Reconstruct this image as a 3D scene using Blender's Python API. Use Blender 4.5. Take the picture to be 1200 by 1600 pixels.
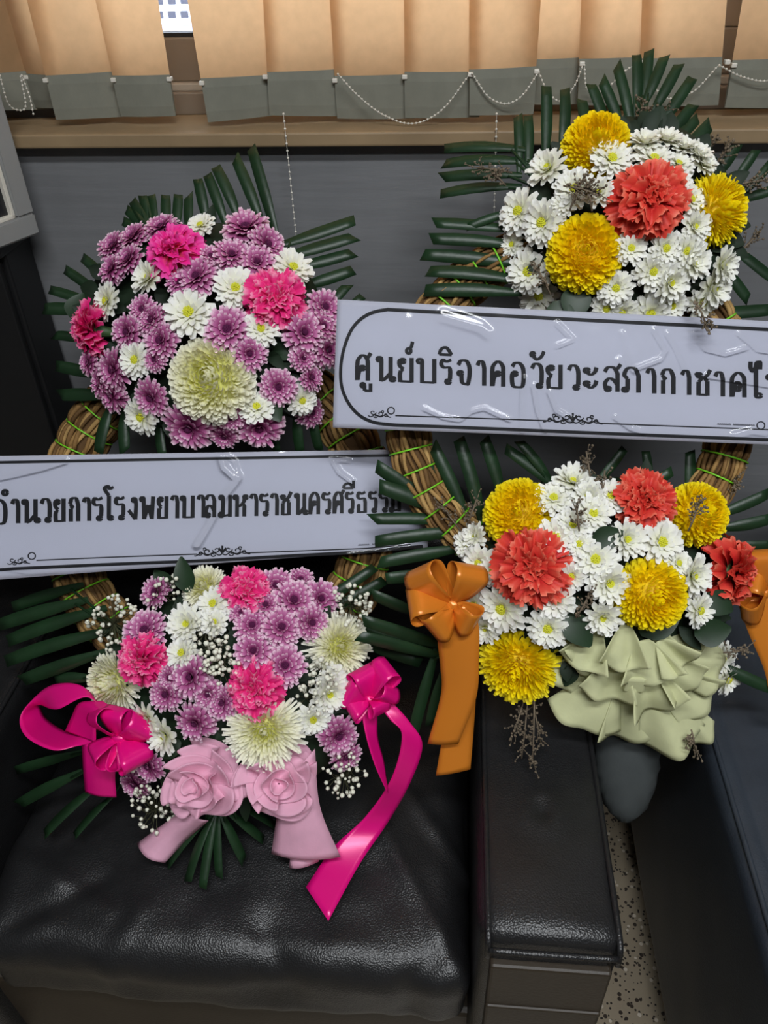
import bpy, bmesh, math, random
from mathutils import Vector, Matrix, noise
R = random.Random(7)
for o in list(bpy.data.objects): bpy.data.objects.remove(o)
scn = bpy.context.scene
COL = scn.collection
# ------------------------------------------------------------------ camera
F = 1250.0                     # focal length in pixels of the 1200x1600 frame
CAM = Vector((0.0, -1.36, 1.60))
YAW, PITCH, ROLL = math.radians(5.6), math.radians(37.2), math.radians(-1.75)
_f = Vector((-math.sin(YAW)*math.cos(PITCH), math.cos(YAW)*math.cos(PITCH), -math.sin(PITCH)))
_r = _f.cross(Vector((0, 0, 1))).normalized(); _u = _r.cross(_f)
CR = math.cos(ROLL)*_r + math.sin(ROLL)*_u
CU = -math.sin(ROLL)*_r + math.cos(ROLL)*_u
cd = bpy.data.cameras.new('camera'); cam = bpy.data.objects.new('camera', cd); COL.objects.link(cam)
cd.sensor_width = 36.0; cd.lens = F/1600*36.0; cd.clip_start = 0.02; cd.clip_end = 200
cam.matrix_world = Matrix(((CR.x, CU.x, -_f.x, CAM.x), (CR.y, CU.y, -_f.y, CAM.y), (CR.z, CU.z, -_f.z, CAM.z), (0, 0, 0, 1)))
scn.camera = cam
# ------------------------------------------------------------------ world, lights, exposure
w = bpy.data.worlds.new('daylight'); scn.world = w; w.use_nodes = True
bg = w.node_tree.nodes['Background']; bg.inputs[0].default_value = (0.80, 0.88, 1.0, 1); bg.inputs[1].default_value = 6.5
def area(name, loc, size, power, color, rot=(0, 0, 0)):
    l = bpy.data.lights.new(name, 'AREA'); l.shape = 'RECTANGLE'; l.size, l.size_y = size; l.energy = power; l.color = color
    o = bpy.data.objects.new(name, l); COL.objects.link(o); o.location = loc; o.rotation_euler = rot
area('ceiling_fluorescent', (0.15, -1.6, 2.86), (1.3, 0.2), 40, (0.94, 0.97, 1.0))
area('ceiling_fluorescent_far', (0.5, -2.35, 2.86), (1.3, 0.2), 34, (0.94, 0.97, 1.0))
sl = bpy.data.lights.new('sun', 'SUN'); sl.energy = 6.0; sl.angle = math.radians(3); sl.color = (1.0, 0.9, 0.75)
so = bpy.data.objects.new('sun', sl); COL.objects.link(so); so.rotation_euler = Vector((0.12, -0.55, -0.83)).to_track_quat('-Z', 'Y').to_euler()
vs = scn.view_settings; vs.view_transform = 'Standard'; vs.look = 'None'; vs.gamma = 1.0; vs.use_curve_mapping = False; vs.exposure = -0.12

# ------------------------------------------------------------------ helpers
def ray(px, py): return (CR*((px-600)/F) - CU*((py-800)/F) + _f)
def hit(px, py, co, no):
    d = ray(px, py); return CAM + d*((co-CAM).dot(no)/d.dot(no))
def at_z(px, py, z): return hit(px, py, Vector((0, 0, z)), Vector((0, 0, 1)))
def at_y(px, py, y): return hit(px, py, Vector((0, y, 0)), Vector((0, 1, 0)))
def depth(p): return (p-CAM).dot(_f)
def srgb(r, g, b):
    def c(v):
        v /= 255.0
        return v/12.92 if v <= 0.04045 else ((v+0.055)/1.055)**2.4
    return (c(r), c(g), c(b), 1.0)
MW = {}
def setm(o, M, parent=None):
    if parent is not None:
        o.parent = parent; o.matrix_basis = MW[parent].inverted() @ M
    else: o.matrix_basis = M
    MW[o] = M
def tag(o, label=None, cat=None, group=None, kind=None):
    if label: o['label'] = label
    if cat: o['category'] = cat
    if group: o['group'] = group
    if kind: o['kind'] = kind
    return o
def empty(name, loc, label, cat, group=None):
    o = bpy.data.objects.new(name, None); COL.objects.link(o); o.empty_display_size = 0.05
    setm(o, Matrix.Translation(loc)); return tag(o, label, cat, group)
def obj(name, me, parent=None, M=None, mat=None):
    o = bpy.data.objects.new(name, me); COL.objects.link(o); setm(o, M or Matrix(), parent)
    if mat is not None and len(me.materials) == 0: me.materials.append(mat)
    return o
def mesh(name, v, f, mat=None, smooth=True, t=None):
    me = bpy.data.meshes.new(name); me.from_pydata([tuple(x) for x in v], [], f); me.update()
    if smooth: me.polygons.foreach_set('use_smooth', [True]*len(me.polygons))
    if t is not None:
        a = me.attributes.new('t', 'FLOAT', 'POINT'); a.data.foreach_set('value', t)
    if mat is not None: me.materials.append(mat)
    return me
def bm_mesh(name, bm, mat=None, smooth=False):
    me = bpy.data.meshes.new(name); bm.to_mesh(me); bm.free()
    if smooth: me.polygons.foreach_set('use_smooth', [True]*len(me.polygons))
    if mat is not None: me.materials.append(mat)
    return me
def box_me(name, x0, x1, y0, y1, z0, z1, mat=None, bev=0.0, seg=2):
    bm = bmesh.new(); bmesh.ops.create_cube(bm, size=1)
    for v in bm.verts: v.co = Vector((x0+(v.co.x+.5)*(x1-x0), y0+(v.co.y+.5)*(y1-y0), z0+(v.co.z+.5)*(z1-z0)))
    if bev: bmesh.ops.bevel(bm, geom=bm.edges[:], offset=bev, segments=seg, affect='EDGES', profile=.5)
    return bm_mesh(name, bm, mat, smooth=False)
def softbox(name, x0, x1, y0, y1, z0, z1, r, n, mat, disp=None):
    """rounded box on a fine grid; disp(p, normal) -> displacement along the normal"""
    nx, ny, nz = n; V = []; Fc = []; idx = {}
    def vid(i, j, k):
        key = (i, j, k)
        if key in idx: return idx[key]
        p = Vector((x0+(x1-x0)*i/nx, y0+(y1-y0)*j/ny, z0+(z1-z0)*k/nz))
        c = Vector((min(max(p.x, x0+r), x1-r), min(max(p.y, y0+r), y1-r), min(max(p.z, z0+r), z1-r)))
        d = p-c
        nrm = d.normalized() if d.length > 1e-9 else Vector((0, 0, 1))
        m = max(abs(d.x), abs(d.y), abs(d.z))
        p = c + nrm*m
        if disp: p = p + nrm*disp(p, nrm)
        idx[key] = len(V); V.append(p); return idx[key]
    for i in range(nx):
        for j in range(ny):
            Fc.append((vid(i, j, nz), vid(i+1, j, nz), vid(i+1, j+1, nz), vid(i, j+1, nz)))
            Fc.append((vid(i, j, 0), vid(i, j+1, 0), vid(i+1, j+1, 0), vid(i+1, j, 0)))
    for i in range(nx):
        for k in range(nz):
            Fc.append((vid(i, 0, k), vid(i+1, 0, k), vid(i+1, 0, k+1), vid(i, 0, k+1)))
            Fc.append((vid(i, ny, k), vid(i, ny, k+1), vid(i+1, ny, k+1), vid(i+1, ny, k)))
    for j in range(ny):
        for k in range(nz):
            Fc.append((vid(0, j, k), vid(0, j, k+1), vid(0, j+1, k+1), vid(0, j+1, k)))
            Fc.append((vid(nx, j, k), vid(nx, j+1, k), vid(nx, j+1, k+1), vid(nx, j, k+1)))
    return mesh(name, V, Fc, mat)
def catmull(P, n):
    P = [Vector(p) for p in P]; out = []
    if len(P) == 2: return [P[0].lerp(P[1], i/n) for i in range(n+1)]
    Q = [P[0]*2-P[1]]+P+[P[-1]*2-P[-2]]
    for i in range(1, len(Q)-2):
        a, b, c, d = Q[i-1:i+3]
        for k in range(n):
            t = k/n
            out.append(0.5*((2*b)+(c-a)*t+(2*a-5*b+4*c-d)*t*t+(3*b-a-3*c+d)*t**3))
    out.append(P[-1].copy()); return out
def tube(V, Fc, pts, rad, seg=6, cap=True):
    pts = [Vector(p) for p in pts]; n = len(pts); base = len(V); up = None
    for i, p in enumerate(pts):
        d = (pts[min(i+1, n-1)]-pts[max(i-1, 0)]).normalized()
        if up is None: up = d.orthogonal().normalized()
        up = (up-d*up.dot(d)).normalized(); s = d.cross(up)
        rr = rad(i/(n-1)) if callable(rad) else rad
        for k in range(seg):
            a = 2*math.pi*k/seg; V.append(p+(up*math.cos(a)+s*math.sin(a))*rr)
    for i in range(n-1):
        for k in range(seg):
            a = base+i*seg+k; b = base+i*seg+(k+1) % seg
            Fc.append((a, b, b+seg, a+seg))
    if cap:
        Fc.append(tuple(base+k for k in range(seg))[::-1]); Fc.append(tuple(base+(n-1)*seg+k for k in range(seg)))
_ico = bmesh.new(); bmesh.ops.create_icosphere(_ico, subdivisions=1, radius=1)
ICO_V = [v.co.copy() for v in _ico.verts]; ICO_F = [tuple(v.index for v in f.verts) for f in _ico.faces]; _ico.free()
def ball(V, Fc, p, r):
    b = len(V)
    for v in ICO_V: V.append(p+v*r)
    for f in ICO_F: Fc.append(tuple(b+i for i in f))

# ------------------------------------------------------------------ materials
def mat(name, col, rough=0.6, spec=0.5, bump=None, noise_amt=0.0, noise_scale=30, ramp=None, sheen=0, sub=0, trans=0, aniso=0, coat=0, metal=0):
    m = bpy.data.materials.new(name); m.use_nodes = True; nt = m.node_tree; b = nt.nodes['Principled BSDF']
    b.inputs['Base Color'].default_value = col; b.inputs['Roughness'].default_value = rough
    b.inputs['Specular IOR Level'].default_value = spec; b.inputs['Metallic'].default_value = metal
    if sheen: b.inputs['Sheen Weight'].default_value = sheen
    if coat: b.inputs['Coat Weight'].default_value = coat; b.inputs['Coat Roughness'].default_value = .15
    if aniso: b.inputs['Anisotropic'].default_value = aniso
    cs = None
    if ramp:
        at = nt.nodes.new('ShaderNodeAttribute'); at.attribute_name = 't'
        cr = nt.nodes.new('ShaderNodeValToRGB'); e = cr.color_ramp.elements
        while len(e) < len(ramp): e.new(0.5)
        for k, (p, c) in enumerate(ramp): e[k].position = p; e[k].color = c
        nt.links.new(at.outputs['Fac'], cr.inputs[0]); cs = cr.outputs[0]
    if noise_amt:
        tc = nt.nodes.new('ShaderNodeTexCoord'); nz = nt.nodes.new('ShaderNodeTexNoise'); nz.inputs['Scale'].default_value = noise_scale; nz.inputs['Detail'].default_value = 5
        nt.links.new(tc.outputs['Object'], nz.inputs['Vector'])
        mr = nt.nodes.new('ShaderNodeMapRange'); mr.inputs['To Min'].default_value = 1-noise_amt; mr.inputs['To Max'].default_value = 1+noise_amt
        mr.inputs['From Min'].default_value = .3; mr.inputs['From Max'].default_value = .7
        nt.links.new(nz.outputs[0], mr.inputs[0])
        mx = nt.nodes.new('ShaderNodeMix'); mx.data_type = 'RGBA'; mx.blend_type = 'MULTIPLY'; mx.inputs[0].default_value = 1
        if cs is not None: nt.links.new(cs, mx.inputs[6])
        else: mx.inputs[6].default_value = col
        nt.links.new(mr.outputs[0], mx.inputs[7]); cs = mx.outputs[2]
    if cs is not None: nt.links.new(cs, b.inputs['Base Color'])
    if bump:
        kind, sc, st, dist = bump
        tc = nt.nodes.new('ShaderNodeTexCoord')
        tx = nt.nodes.new('ShaderNodeTexVoronoi' if kind == 'v' else 'ShaderNodeTexNoise'); tx.inputs['Scale'].default_value = sc
        if kind == 's':      # stretched sideways: brush marks and hairline cracks
            mp = nt.nodes.new('ShaderNodeMapping'); mp.inputs['Scale'].default_value = (.8, 1, 7); tx.inputs['Detail'].default_value = 8
            nt.links.new(tc.outputs['Object'], mp.inputs[0]); nt.links.new(mp.outputs[0], tx.inputs['Vector'])
        else: nt.links.new(tc.outputs['Object'], tx.inputs['Vector'])
        bp = nt.nodes.new('ShaderNodeBump'); bp.inputs['Strength'].default_value = st; bp.inputs['Distance'].default_value = dist
        nt.links.new(tx.outputs[0], bp.inputs['Height']); nt.links.new(bp.outputs[0], b.inputs['Normal'])
    if trans:
        out = nt.nodes['Material Output']; tr = nt.nodes.new('ShaderNodeBsdfTranslucent')
        if cs is not None: nt.links.new(cs, tr.inputs[0])
        else: tr.inputs[0].default_value = col
        ms = nt.nodes.new('ShaderNodeMixShader'); ms.inputs[0].default_value = trans
        nt.links.new(b.outputs[0], ms.inputs[1]); nt.links.new(tr.outputs[0], ms.inputs[2]); nt.links.new(ms.outputs[0], out.inputs[0])
    return m
def film_mat(name, ior, rough, tint=(1, 1, 1, 1)):
    m = bpy.data.materials.new(name); m.use_nodes = True; nt = m.node_tree; nt.nodes.remove(nt.nodes['Principled BSDF'])
    t = nt.nodes.new('ShaderNodeBsdfTransparent'); t.inputs[0].default_value = tint
    g = nt.nodes.new('ShaderNodeBsdfGlossy'); g.inputs['Roughness'].default_value = rough
    fr = nt.nodes.new('ShaderNodeFresnel'); fr.inputs[0].default_value = ior
    ms = nt.nodes.new('ShaderNodeMixShader'); nt.links.new(fr.outputs[0], ms.inputs[0]); nt.links.new(t.outputs[0], ms.inputs[1]); nt.links.new(g.outputs[0], ms.inputs[2])
    nt.links.new(ms.outputs[0], nt.nodes['Material Output'].inputs[0]); return m

M_WALL = mat('grey_wall_paint', srgb(122, 123, 125), 0.5, 0.4, ('s', 6, .16, .01), .14, 4)
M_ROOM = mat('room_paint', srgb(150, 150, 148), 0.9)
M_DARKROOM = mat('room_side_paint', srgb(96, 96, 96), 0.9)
M_SILL = mat('varnished_sill_wood', srgb(146, 124, 94), 0.55, .4, ('n', 40, .2, .003), .18, 9)
M_ALU = mat('brown_aluminium', srgb(128, 114, 98), 0.5, .5)
M_GASKET = mat('black_rubber', srgb(22, 22, 24), 0.6)
M_GLASS = film_mat('window_glass', 1.45, 0.0)
M_BLIND = mat('blind_fabric', srgb(217, 175, 130), 0.85, .2, ('n', 260, .15, .001), .05, 60, trans=.55)
M_POCKET = mat('shade_grey_pocket_fabric', srgb(128, 128, 116), 0.8, .2, ('n', 260, .15, .001), .06, 40)  # grey puts the shade of the light-blocking weight into the colour
M_BEAD = mat('pearl_plastic', srgb(225, 220, 208), 0.3)
M_LEATHER = mat('black_leather', srgb(30, 30, 31), 0.36, .5, ('v', 420, .35, .0015), .12, 30)
M_LEATHER2 = mat('charcoal_navy_leather', srgb(48, 54, 62), 0.42, .5, ('v', 420, .25, .0012), .12, 20)
M_BROWN = mat('brown_base_floor_reflection', srgb(52, 44, 34), 0.5, .4, ('n', 200, .2, .002), .1, 12)  # dark brown base; on armrest fronts it paints the floor's reflection
M_CABINET = mat('black_lacquer', srgb(26, 26, 27), 0.45, .4, None, .1, 8)
M_FRAME = mat('grey_plastic_frame', srgb(150, 150, 148), 0.5)
M_PICTURE = mat('dark_print', srgb(40, 40, 42), 0.25, .5, None, .3, 14)
M_PAPER = mat('white_paper', srgb(176, 178, 192), 0.7, .3)
M_INK = mat('black_ink', srgb(16, 17, 22), 0.6, .3)
M_FILM = film_mat('clear_plastic_film', 1.42, 0.09)
M_PALM = mat('palm_leaf', srgb(28, 54, 30), 0.42, .5, ('n', 90, .2, .002), .22, 24, trans=.08)
M_BROAD = mat('broad_leaf_green', srgb(26, 50, 26), 0.5, .5, None, .2, 30)
M_FOLIAGE = mat('dark_foliage', srgb(24, 40, 24), 0.6, .3, None, .3, 30)
M_STEM = mat('grey_green_stem', srgb(92, 94, 66), 0.7)
M_STATICE = mat('dry_sprig', srgb(112, 100, 84), 0.8, .2, None, .25, 60)
M_STRAW = mat('dry_straw', srgb(140, 108, 64), 0.75, .3, None, .2, 60, ramp=[(0, srgb(92, 66, 36)), (.5, srgb(142, 108, 62)), (1, srgb(182, 148, 92))])
M_TWINE = mat('neon_green_twine', srgb(120, 205, 40), 0.4)
M_GYP = mat('babys_breath_white', srgb(232, 232, 214), 0.7)
M_PURPLE = mat('purple_petal', srgb(170, 100, 165), .55, .3, None, .1, 40, ramp=[(0, srgb(96, 14, 66)), (.45, srgb(158, 66, 122)), (.78, srgb(196, 114, 164)), (1, srgb(246, 218, 232))], trans=.12)
M_PURPLE_C = mat('purple_eye', srgb(84, 20, 66), .6, .3)
M_WHITE = mat('white_petal', srgb(238, 238, 230), .55, .3, ramp=[(0, srgb(206, 212, 120)), (.3, srgb(238, 238, 214)), (1, srgb(246, 246, 242))], trans=.15)
M_WHITE_C = mat('yellow_green_eye', srgb(204, 204, 52), .6, .3, None, .15, 200)
M_CREAM = mat('cream_petal', srgb(238, 236, 205), .55, .3, ramp=[(0, srgb(222, 222, 96)), (.2, srgb(238, 236, 160)), (.45, srgb(248, 246, 214)), (1, srgb(252, 251, 242))], trans=.25)
M_YELLOW = mat('yellow_petal', srgb(250, 205, 10), .5, .3, ramp=[(0, srgb(252, 212, 4)), (.5, srgb(255, 232, 10)), (1, srgb(255, 242, 56))], trans=.2)
M_PINK = mat('pink_petal', srgb(235, 40, 130), .5, .3, ramp=[(0, srgb(176, 8, 76)), (.6, srgb(226, 24, 116)), (.86, srgb(242, 60, 140)), (1, srgb(255, 164, 196))], trans=.15)
M_PINKY = mat('pink_petal_orange_heart', srgb(240, 60, 140), .5, .3, ramp=[(0, srgb(244, 140, 96)), (.45, srgb(240, 90, 120)), (.75, srgb(240, 34, 150)), (1, srgb(248, 90, 180))], trans=.15)
M_CORAL = mat('coral_petal', srgb(224, 70, 58), .5, .3, ramp=[(0, srgb(140, 16, 22)), (.6, srgb(206, 46, 44)), (.88, srgb(228, 78, 62)), (1, srgb(246, 134, 108))], trans=.15)
M_CALYX = mat('calyx_green', srgb(70, 100, 60), .5)
M_SATINP = mat('hot_pink_satin', srgb(238, 14, 132), .30, .6, ('n', 500, .05, .0005), 0, 30, trans=.06, metal=.08)
M_SATINO = mat('orange_satin', srgb(222, 132, 40), .32, .6, ('n', 500, .05, .0005), 0, 30, trans=.05, metal=.2)
M_FELTP = mat('pale_pink_nonwoven', srgb(246, 190, 214), .85, .2, ('n', 320, .2, .001), .05, 40, trans=.2)
M_FELTG = mat('pale_green_nonwoven', srgb(214, 216, 170), .85, .2, ('n', 320, .2, .001), .05, 40, trans=.2)
M_FELTX = mat('grey_nonwoven', srgb(66, 70, 70), .85, .2, ('n', 320, .2, .001), .08, 30)
def terrazzo():
    m = bpy.data.materials.new('terrazzo'); m.use_nodes = True; nt = m.node_tree; b = nt.nodes['Principled BSDF']; b.inputs['Roughness'].default_value = .35
    tc = nt.nodes.new('ShaderNodeTexCoord'); prev = None
    base = srgb(150, 138, 118)
    for sc, th, c in ((70, .26, srgb(58, 50, 44)), (120, .24, srgb(40, 36, 34)), (55, .2, srgb(196, 186, 170))):
        v = nt.nodes.new('ShaderNodeTexVoronoi'); v.inputs['Scale'].default_value = sc; nt.links.new(tc.outputs['Object'], v.inputs[0])
        lt = nt.nodes.new('ShaderNodeMath'); lt.operation = 'LESS_THAN'; lt.inputs[1].default_value = th; nt.links.new(v.outputs['Distance'], lt.inputs[0])
        mx = nt.nodes.new('ShaderNodeMix'); mx.data_type = 'RGBA'; nt.links.new(lt.outputs[0], mx.inputs[0])
        if prev is None: mx.inputs[6].default_value = base
        else: nt.links.new(prev, mx.inputs[6])
        mx.inputs[7].default_value = c; prev = mx.outputs[2]
    nt.links.new(prev, b.inputs['Base Color']); return m
M_FLOOR = terrazzo()

# ------------------------------------------------------------------ the room
XL, XR, YB, ZC = -1.9, 2.6, -4.2, 2.9
def struct(name, me, label, cat=None, parent=None, M=None):
    o = obj(name, me, parent, M)
    if parent is None: tag(o, label, cat, None, 'structure')
    return o
SILL_Z0 = at_y(600, 229, -0.03).z; SILL_Z1 = at_y(600, 206, -0.03).z
struct('floor', box_me('floor', XL, XR, YB, .3, -.1, 0, M_FLOOR), 'beige terrazzo floor with dark stone chips between the armchairs', 'floor')
struct('ceiling', box_me('ceiling', XL, XR, YB, .3, ZC, ZC+.1, M_ROOM), 'plain pale ceiling over the waiting room', 'ceiling')
struct('wall_back', box_me('wall_back', XL, XR, 0, .2, 0, SILL_Z0, M_WALL), 'grey painted wall below the window sill', 'wall')
WZ1 = 2.45
struct('wall_top', box_me('wall_top', XL, XR, 0, .2, WZ1, ZC, M_ROOM), 'pale wall strip above the window', 'wall')
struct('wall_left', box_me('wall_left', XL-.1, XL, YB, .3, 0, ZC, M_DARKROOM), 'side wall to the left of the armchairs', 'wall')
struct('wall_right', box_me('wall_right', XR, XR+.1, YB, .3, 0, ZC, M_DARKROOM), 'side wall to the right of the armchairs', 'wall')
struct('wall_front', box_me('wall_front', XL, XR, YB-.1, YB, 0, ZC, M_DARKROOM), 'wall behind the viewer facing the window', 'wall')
struct('trim_1', box_me('trim_1', XL, XR, -.03, .2, SILL_Z0, SILL_Z1, M_SILL, .003), 'tan varnished wooden window sill ledge above the grey wall', 'window sill')
WXL = at_y(70, 60, .1).x
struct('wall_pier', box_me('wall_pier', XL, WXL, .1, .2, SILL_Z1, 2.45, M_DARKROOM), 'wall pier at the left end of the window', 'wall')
# window: bottom rail, track, mullions, glass
win = empty('window_1', (0, .14, SILL_Z1), 'sliding window with brown frame behind the vertical blind', 'window'); win['kind'] = 'structure'
zr0 = at_y(280, 128, .14).z; zr1 = at_y(275, 58, .14).z
obj('window_track', box_me('window_track', XL, XR, .11, .2, SILL_Z1, zr0-.012, M_ALU, .002), win)
obj('bottom_rail', box_me('bottom_rail', XL, XR, .14, .18, zr0, zr1, M_ALU, .003), win)
obj('rail_lip', box_me('rail_lip', XL, XR, .125, .18, zr0-.012, zr0, mat('pale_aluminium', srgb(170, 160, 145), .4), .002), win)
obj('gasket', box_me('gasket', XL, XR, .142, .17, zr1, zr1+.006, M_GASKET), win)
for x in (-1.88, .42, 2.5): obj('mullion', box_me('mullion', x-.03, x+.03, .14, .18, zr1, WZ1, M_ALU, .003), win)
for a, b in ((-1.85, .39), (.45, 2.47)): obj('pane', box_me('pane', a, b, .157, .161, zr1+.006, WZ1, M_GLASS), win)
obj('top_rail', box_me('top_rail', XL, XR, .12, .2, WZ1-.05, WZ1, M_ALU, .003), win)

# outside: pale apartment block and a tree seen through the gaps of the blind
M_BLDG = mat('white_render', srgb(228, 232, 240), .8, .2, None, .06, .6)
M_BWIN = mat('dark_window', srgb(42, 46, 62), .3)
BY = 46.0; ctr = at_y(270, 30, BY)
bld = empty('exterior_building', (ctr.x, BY, -30), 'white apartment block with small dark windows seen through the blind gap', 'building')
obj('facade', box_me('facade', ctr.x-9, ctr.x+9, BY, BY+14, -30, 12, M_BLDG), bld)
obj('roof', box_me('roof', ctr.x-9.3, ctr.x+9.3, BY-.3, BY+14.3, 12, 12.4, M_BLDG), bld)
wme = box_me('block_window', -.2, .2, -.06, .1, -.15, .15, M_BWIN, .02, 1)
for i in range(-6, 7):
    for j in range(0, 9): obj('block_window', wme, bld, Matrix.Translation((ctr.x+i*.66+.1*j, BY-.02, ctr.z+.2+j*.6)))
base_col = mat('block_blue_panel', srgb(150, 156, 190), .7, .2, None, .3, 1.5)
obj('balcony_panel', box_me('balcony_panel', ctr.x-8, ctr.x+8, BY-.3, BY, ctr.z-8, ctr.z-.25, base_col, .02), bld)
tc_ = at_y(1140, 35, 6.0)
tree = empty('tree', (tc_.x, 6, -4), 'bright green tree outside the right end of the window', 'tree')
V, Fc = [], []; tube(V, Fc, [(tc_.x, 6, -4), (tc_.x+.1, 6, -1), (tc_.x, 6, tc_.z)], .12)
obj('trunk', mesh('trunk', V, Fc, mat('bark', srgb(80, 66, 52), .9)), tree)
V, Fc = [], []
for k in range(900):
    d = Vector((R.gauss(0, .5), R.gauss(0, .4), R.gauss(-.1, .35))); p = Vector((tc_.x, 6.2, tc_.z-.1))+d
    a = Vector((R.uniform(-1, 1), R.uniform(-1, 1), R.uniform(-1, 1))).normalized()*.09; b = a.orthogonal().normalized()*.04
    n = len(V); V += [p-a, p+b, p+a, p-b]; Fc.append((n, n+1, n+2, n+3))
tag(obj('foliage', mesh('foliage', V, Fc, mat('tree_leaf', srgb(84, 140, 50), .6, trans=.3)), tree), kind='stuff')

# ------------------------------------------------------------------ vertical blind
blind = empty('vertical_blind', (0, .05, 2.4), 'cream vertical fabric blind with weighted hems in painted-in grey shade and bead chains', 'blind')
obj('headrail', box_me('headrail', XL, XR, .02, .07, 2.36, 2.41, M_ALU, .003), blind)
# left edge px at y=0 and at the hem, right edge likewise; hem y left/right; band-top y; depth of left and right edges
SL = [(-115, -75, -62, -20, 186, 186, 116, .045, .03), (-60, -14, 16, 66, 172, 170, 112, .05, .075), (6, 55, 62, 94, 168, 168, 116, .075, .05),
      (42, 88, 152, 196, 187, 181, 114, .02, .055), (149, 190, 247, 275, 182, 181, 117, .03, .03),
      (293, 325, 412, 421, 191, 179, 119, .012, .04), (411, 421, 517, 527, 180, 181, 110, .025, .03), (515, 527, 633, 633, 185, 185, 117, .035, .012),
      (631, 633, 735, 734, 184, 183, 112, .03, .02), (733, 733, 845, 833, 180, 178, 106, .012, .035),
      (836, 828, 916, 908, 163, 162, 91, .055, .075), (908, 902, 1008, 1000, 164, 163, 90, .05, .05), (1003, 998, 1136, 1122, 166, 164, 90, .05, .05),
      (1160, 1132, 1262, 1235, 168, 168, 92, .045, .06), (1258, 1232, 1360, 1330, 168, 168, 92, .05, .05)]
ZT = 2.36
for _k in (1, 2, 3, 5, 6, 7, 8, 11): _s = list(SL[_k]); _s[2] += 15; _s[3] += 15; _s[8] = max(_s[8], SL[_k+1][7]+.012); SL[_k] = tuple(_s)   # each slat tucks behind its neighbour
_s = list(SL[10]); _s[0] -= 14; _s[1] -= 14; _s[2] += 14; _s[3] += 14; SL[10] = tuple(_s)
hem_pts = []
for (lx0, lx1, rx0, rx1, hyl, hyr, by, dl, dr) in SL:
    n = 8; V, Fc = [], []
    bl = at_y(lx1, hyl, dl); br = at_y(rx1, hyr, dr)
    tl = at_y(lx0, 0, dl); tr = at_y(rx0, 0, dr)
    # extend the slat straight upwards to the headrail
    ul = bl+(tl-bl)*((ZT-bl.z)/(tl.z-bl.z)); ur = br+(tr-br)*((ZT-br.z)/(tr.z-br.z))
    bt = at_y((lx1+rx1)/2, by, (dl+dr)/2).z
    rows = [(0, 0)]+[(1, k/6) for k in range(7)]
    nrm = (br-bl).cross(Vector((0, 0, 1))).normalized()
    if nrm.y > 0: nrm = -nrm
    def S(u, z):
        a = bl+(ul-bl)*((z-bl.z)/(ul.z-bl.z)); b = br+(ur-br)*((z-br.z)/(ur.z-br.z))
        return a.lerp(b, u)+nrm*(.004*math.sin(u*math.pi))
    zs = [bt-.004, bt+.05, bt+.2, bt+.5, ZT]
    for z in zs:
        for i in range(n+1): V.append(S(i/n, z))
    for j in range(len(zs)-1):
        for i in range(n): a = j*(n+1)+i; Fc.append((a, a+1, a+n+2, a+n+1))
    s = obj('slat', mesh('slat', V, Fc, M_BLIND), blind)
    V, Fc = [], []      # hem pocket: a flat sleeve with the weight inside
    for side in (1, -1):
        for z, th in ((0, .0012), (.25, .003), (.8, .003), (1, .0012)):
            for i in range(n+1):
                u = i/n; zb = (bl.z*(1-u)+br.z*u); V.append(S(u, zb+(bt-zb)*z)+nrm*th*side)
    m4 = 4*(n+1)
    for side in (0, 1):
        for j in range(3):
            for i in range(n):
                a = side*m4+j*(n+1)+i; q = (a, a+1, a+n+2, a+n+1); Fc.append(q if side == 0 else q[::-1])
    for i in range(n): Fc.append((i+1, i, m4+i, m4+i+1)); b = 3*(n+1)+i; Fc.append((b, b+1, m4+b+1, m4+b))
    for j in range(3):
        a = j*(n+1); Fc.append((a, a+n+1, m4+a+n+1, m4+a)); a += n; Fc.append((a+n+1, a, m4+a, m4+a+n+1))
    obj('hem_pocket', mesh('hem_pocket', V, Fc, M_POCKET, smooth=False), s)
    for pz in (bl, br):
        c = pz.lerp(Vector((pz.x, pz.y, bt)), .9)
        obj('clip', box_me('clip', c.x-.004, c.x+.004, c.y-.006, c.y+.004, c.z-.003, c.z+.003, M_BEAD, .001), s)
def beads(name, P, step=.0062, r=.0019, parent=blind):
    C = catmull(P, 24); V, Fc = [], []; d = 0; ball(V, Fc, C[0], r)
    for a, b in zip(C, C[1:]):
        L = (b-a).length; x = step-d
        while x <= L: ball(V, Fc, a.lerp(b, x/L), r); x += step
        d = (d+L) % step
    n = len(V); tube(V, Fc, C, .0005, 4)
    return obj(name, mesh(name, V, Fc, M_BEAD), parent)
def swag(pts, y): return [at_y(px, py, y) for px, py in pts]
for pts, y in (([(528, 116), (560, 150), (600, 180), (645, 193), (690, 172), (734, 116)], .004), ([(738, 115), (762, 150), (790, 162), (815, 150), (840, 115)], .004),
               ([(842, 113), (855, 142), (876, 158), (897, 135), (911, 101)], .03), ([(913, 102), (918, 140), (945, 140), (975, 112), (1002, 96)], .03),
               ([(1004, 96), (1035, 150), (1080, 145), (1122, 103)], .03), ([(1124, 102), (1160, 120), (1200, 126), (1240, 104)], .03),
               ([(0, 118), (12, 160), (28, 172), (40, 165), (32, 118)], .02), ([(34, 118), (46, 150), (52, 178)], .02)):
    beads('bead_chain', swag(pts, y))
for (x0, y0, x1, y1, y) in ((443, 178, 463, 372, -.036), (776, 178, 772, 335, -.036)):
    beads('pull_chain', [at_y(x0, y0, -.033), at_y((x0+x1)/2, (y0+y1)/2, -.036), at_y(x1, y1, -.034)], .0105, .0021)

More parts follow.
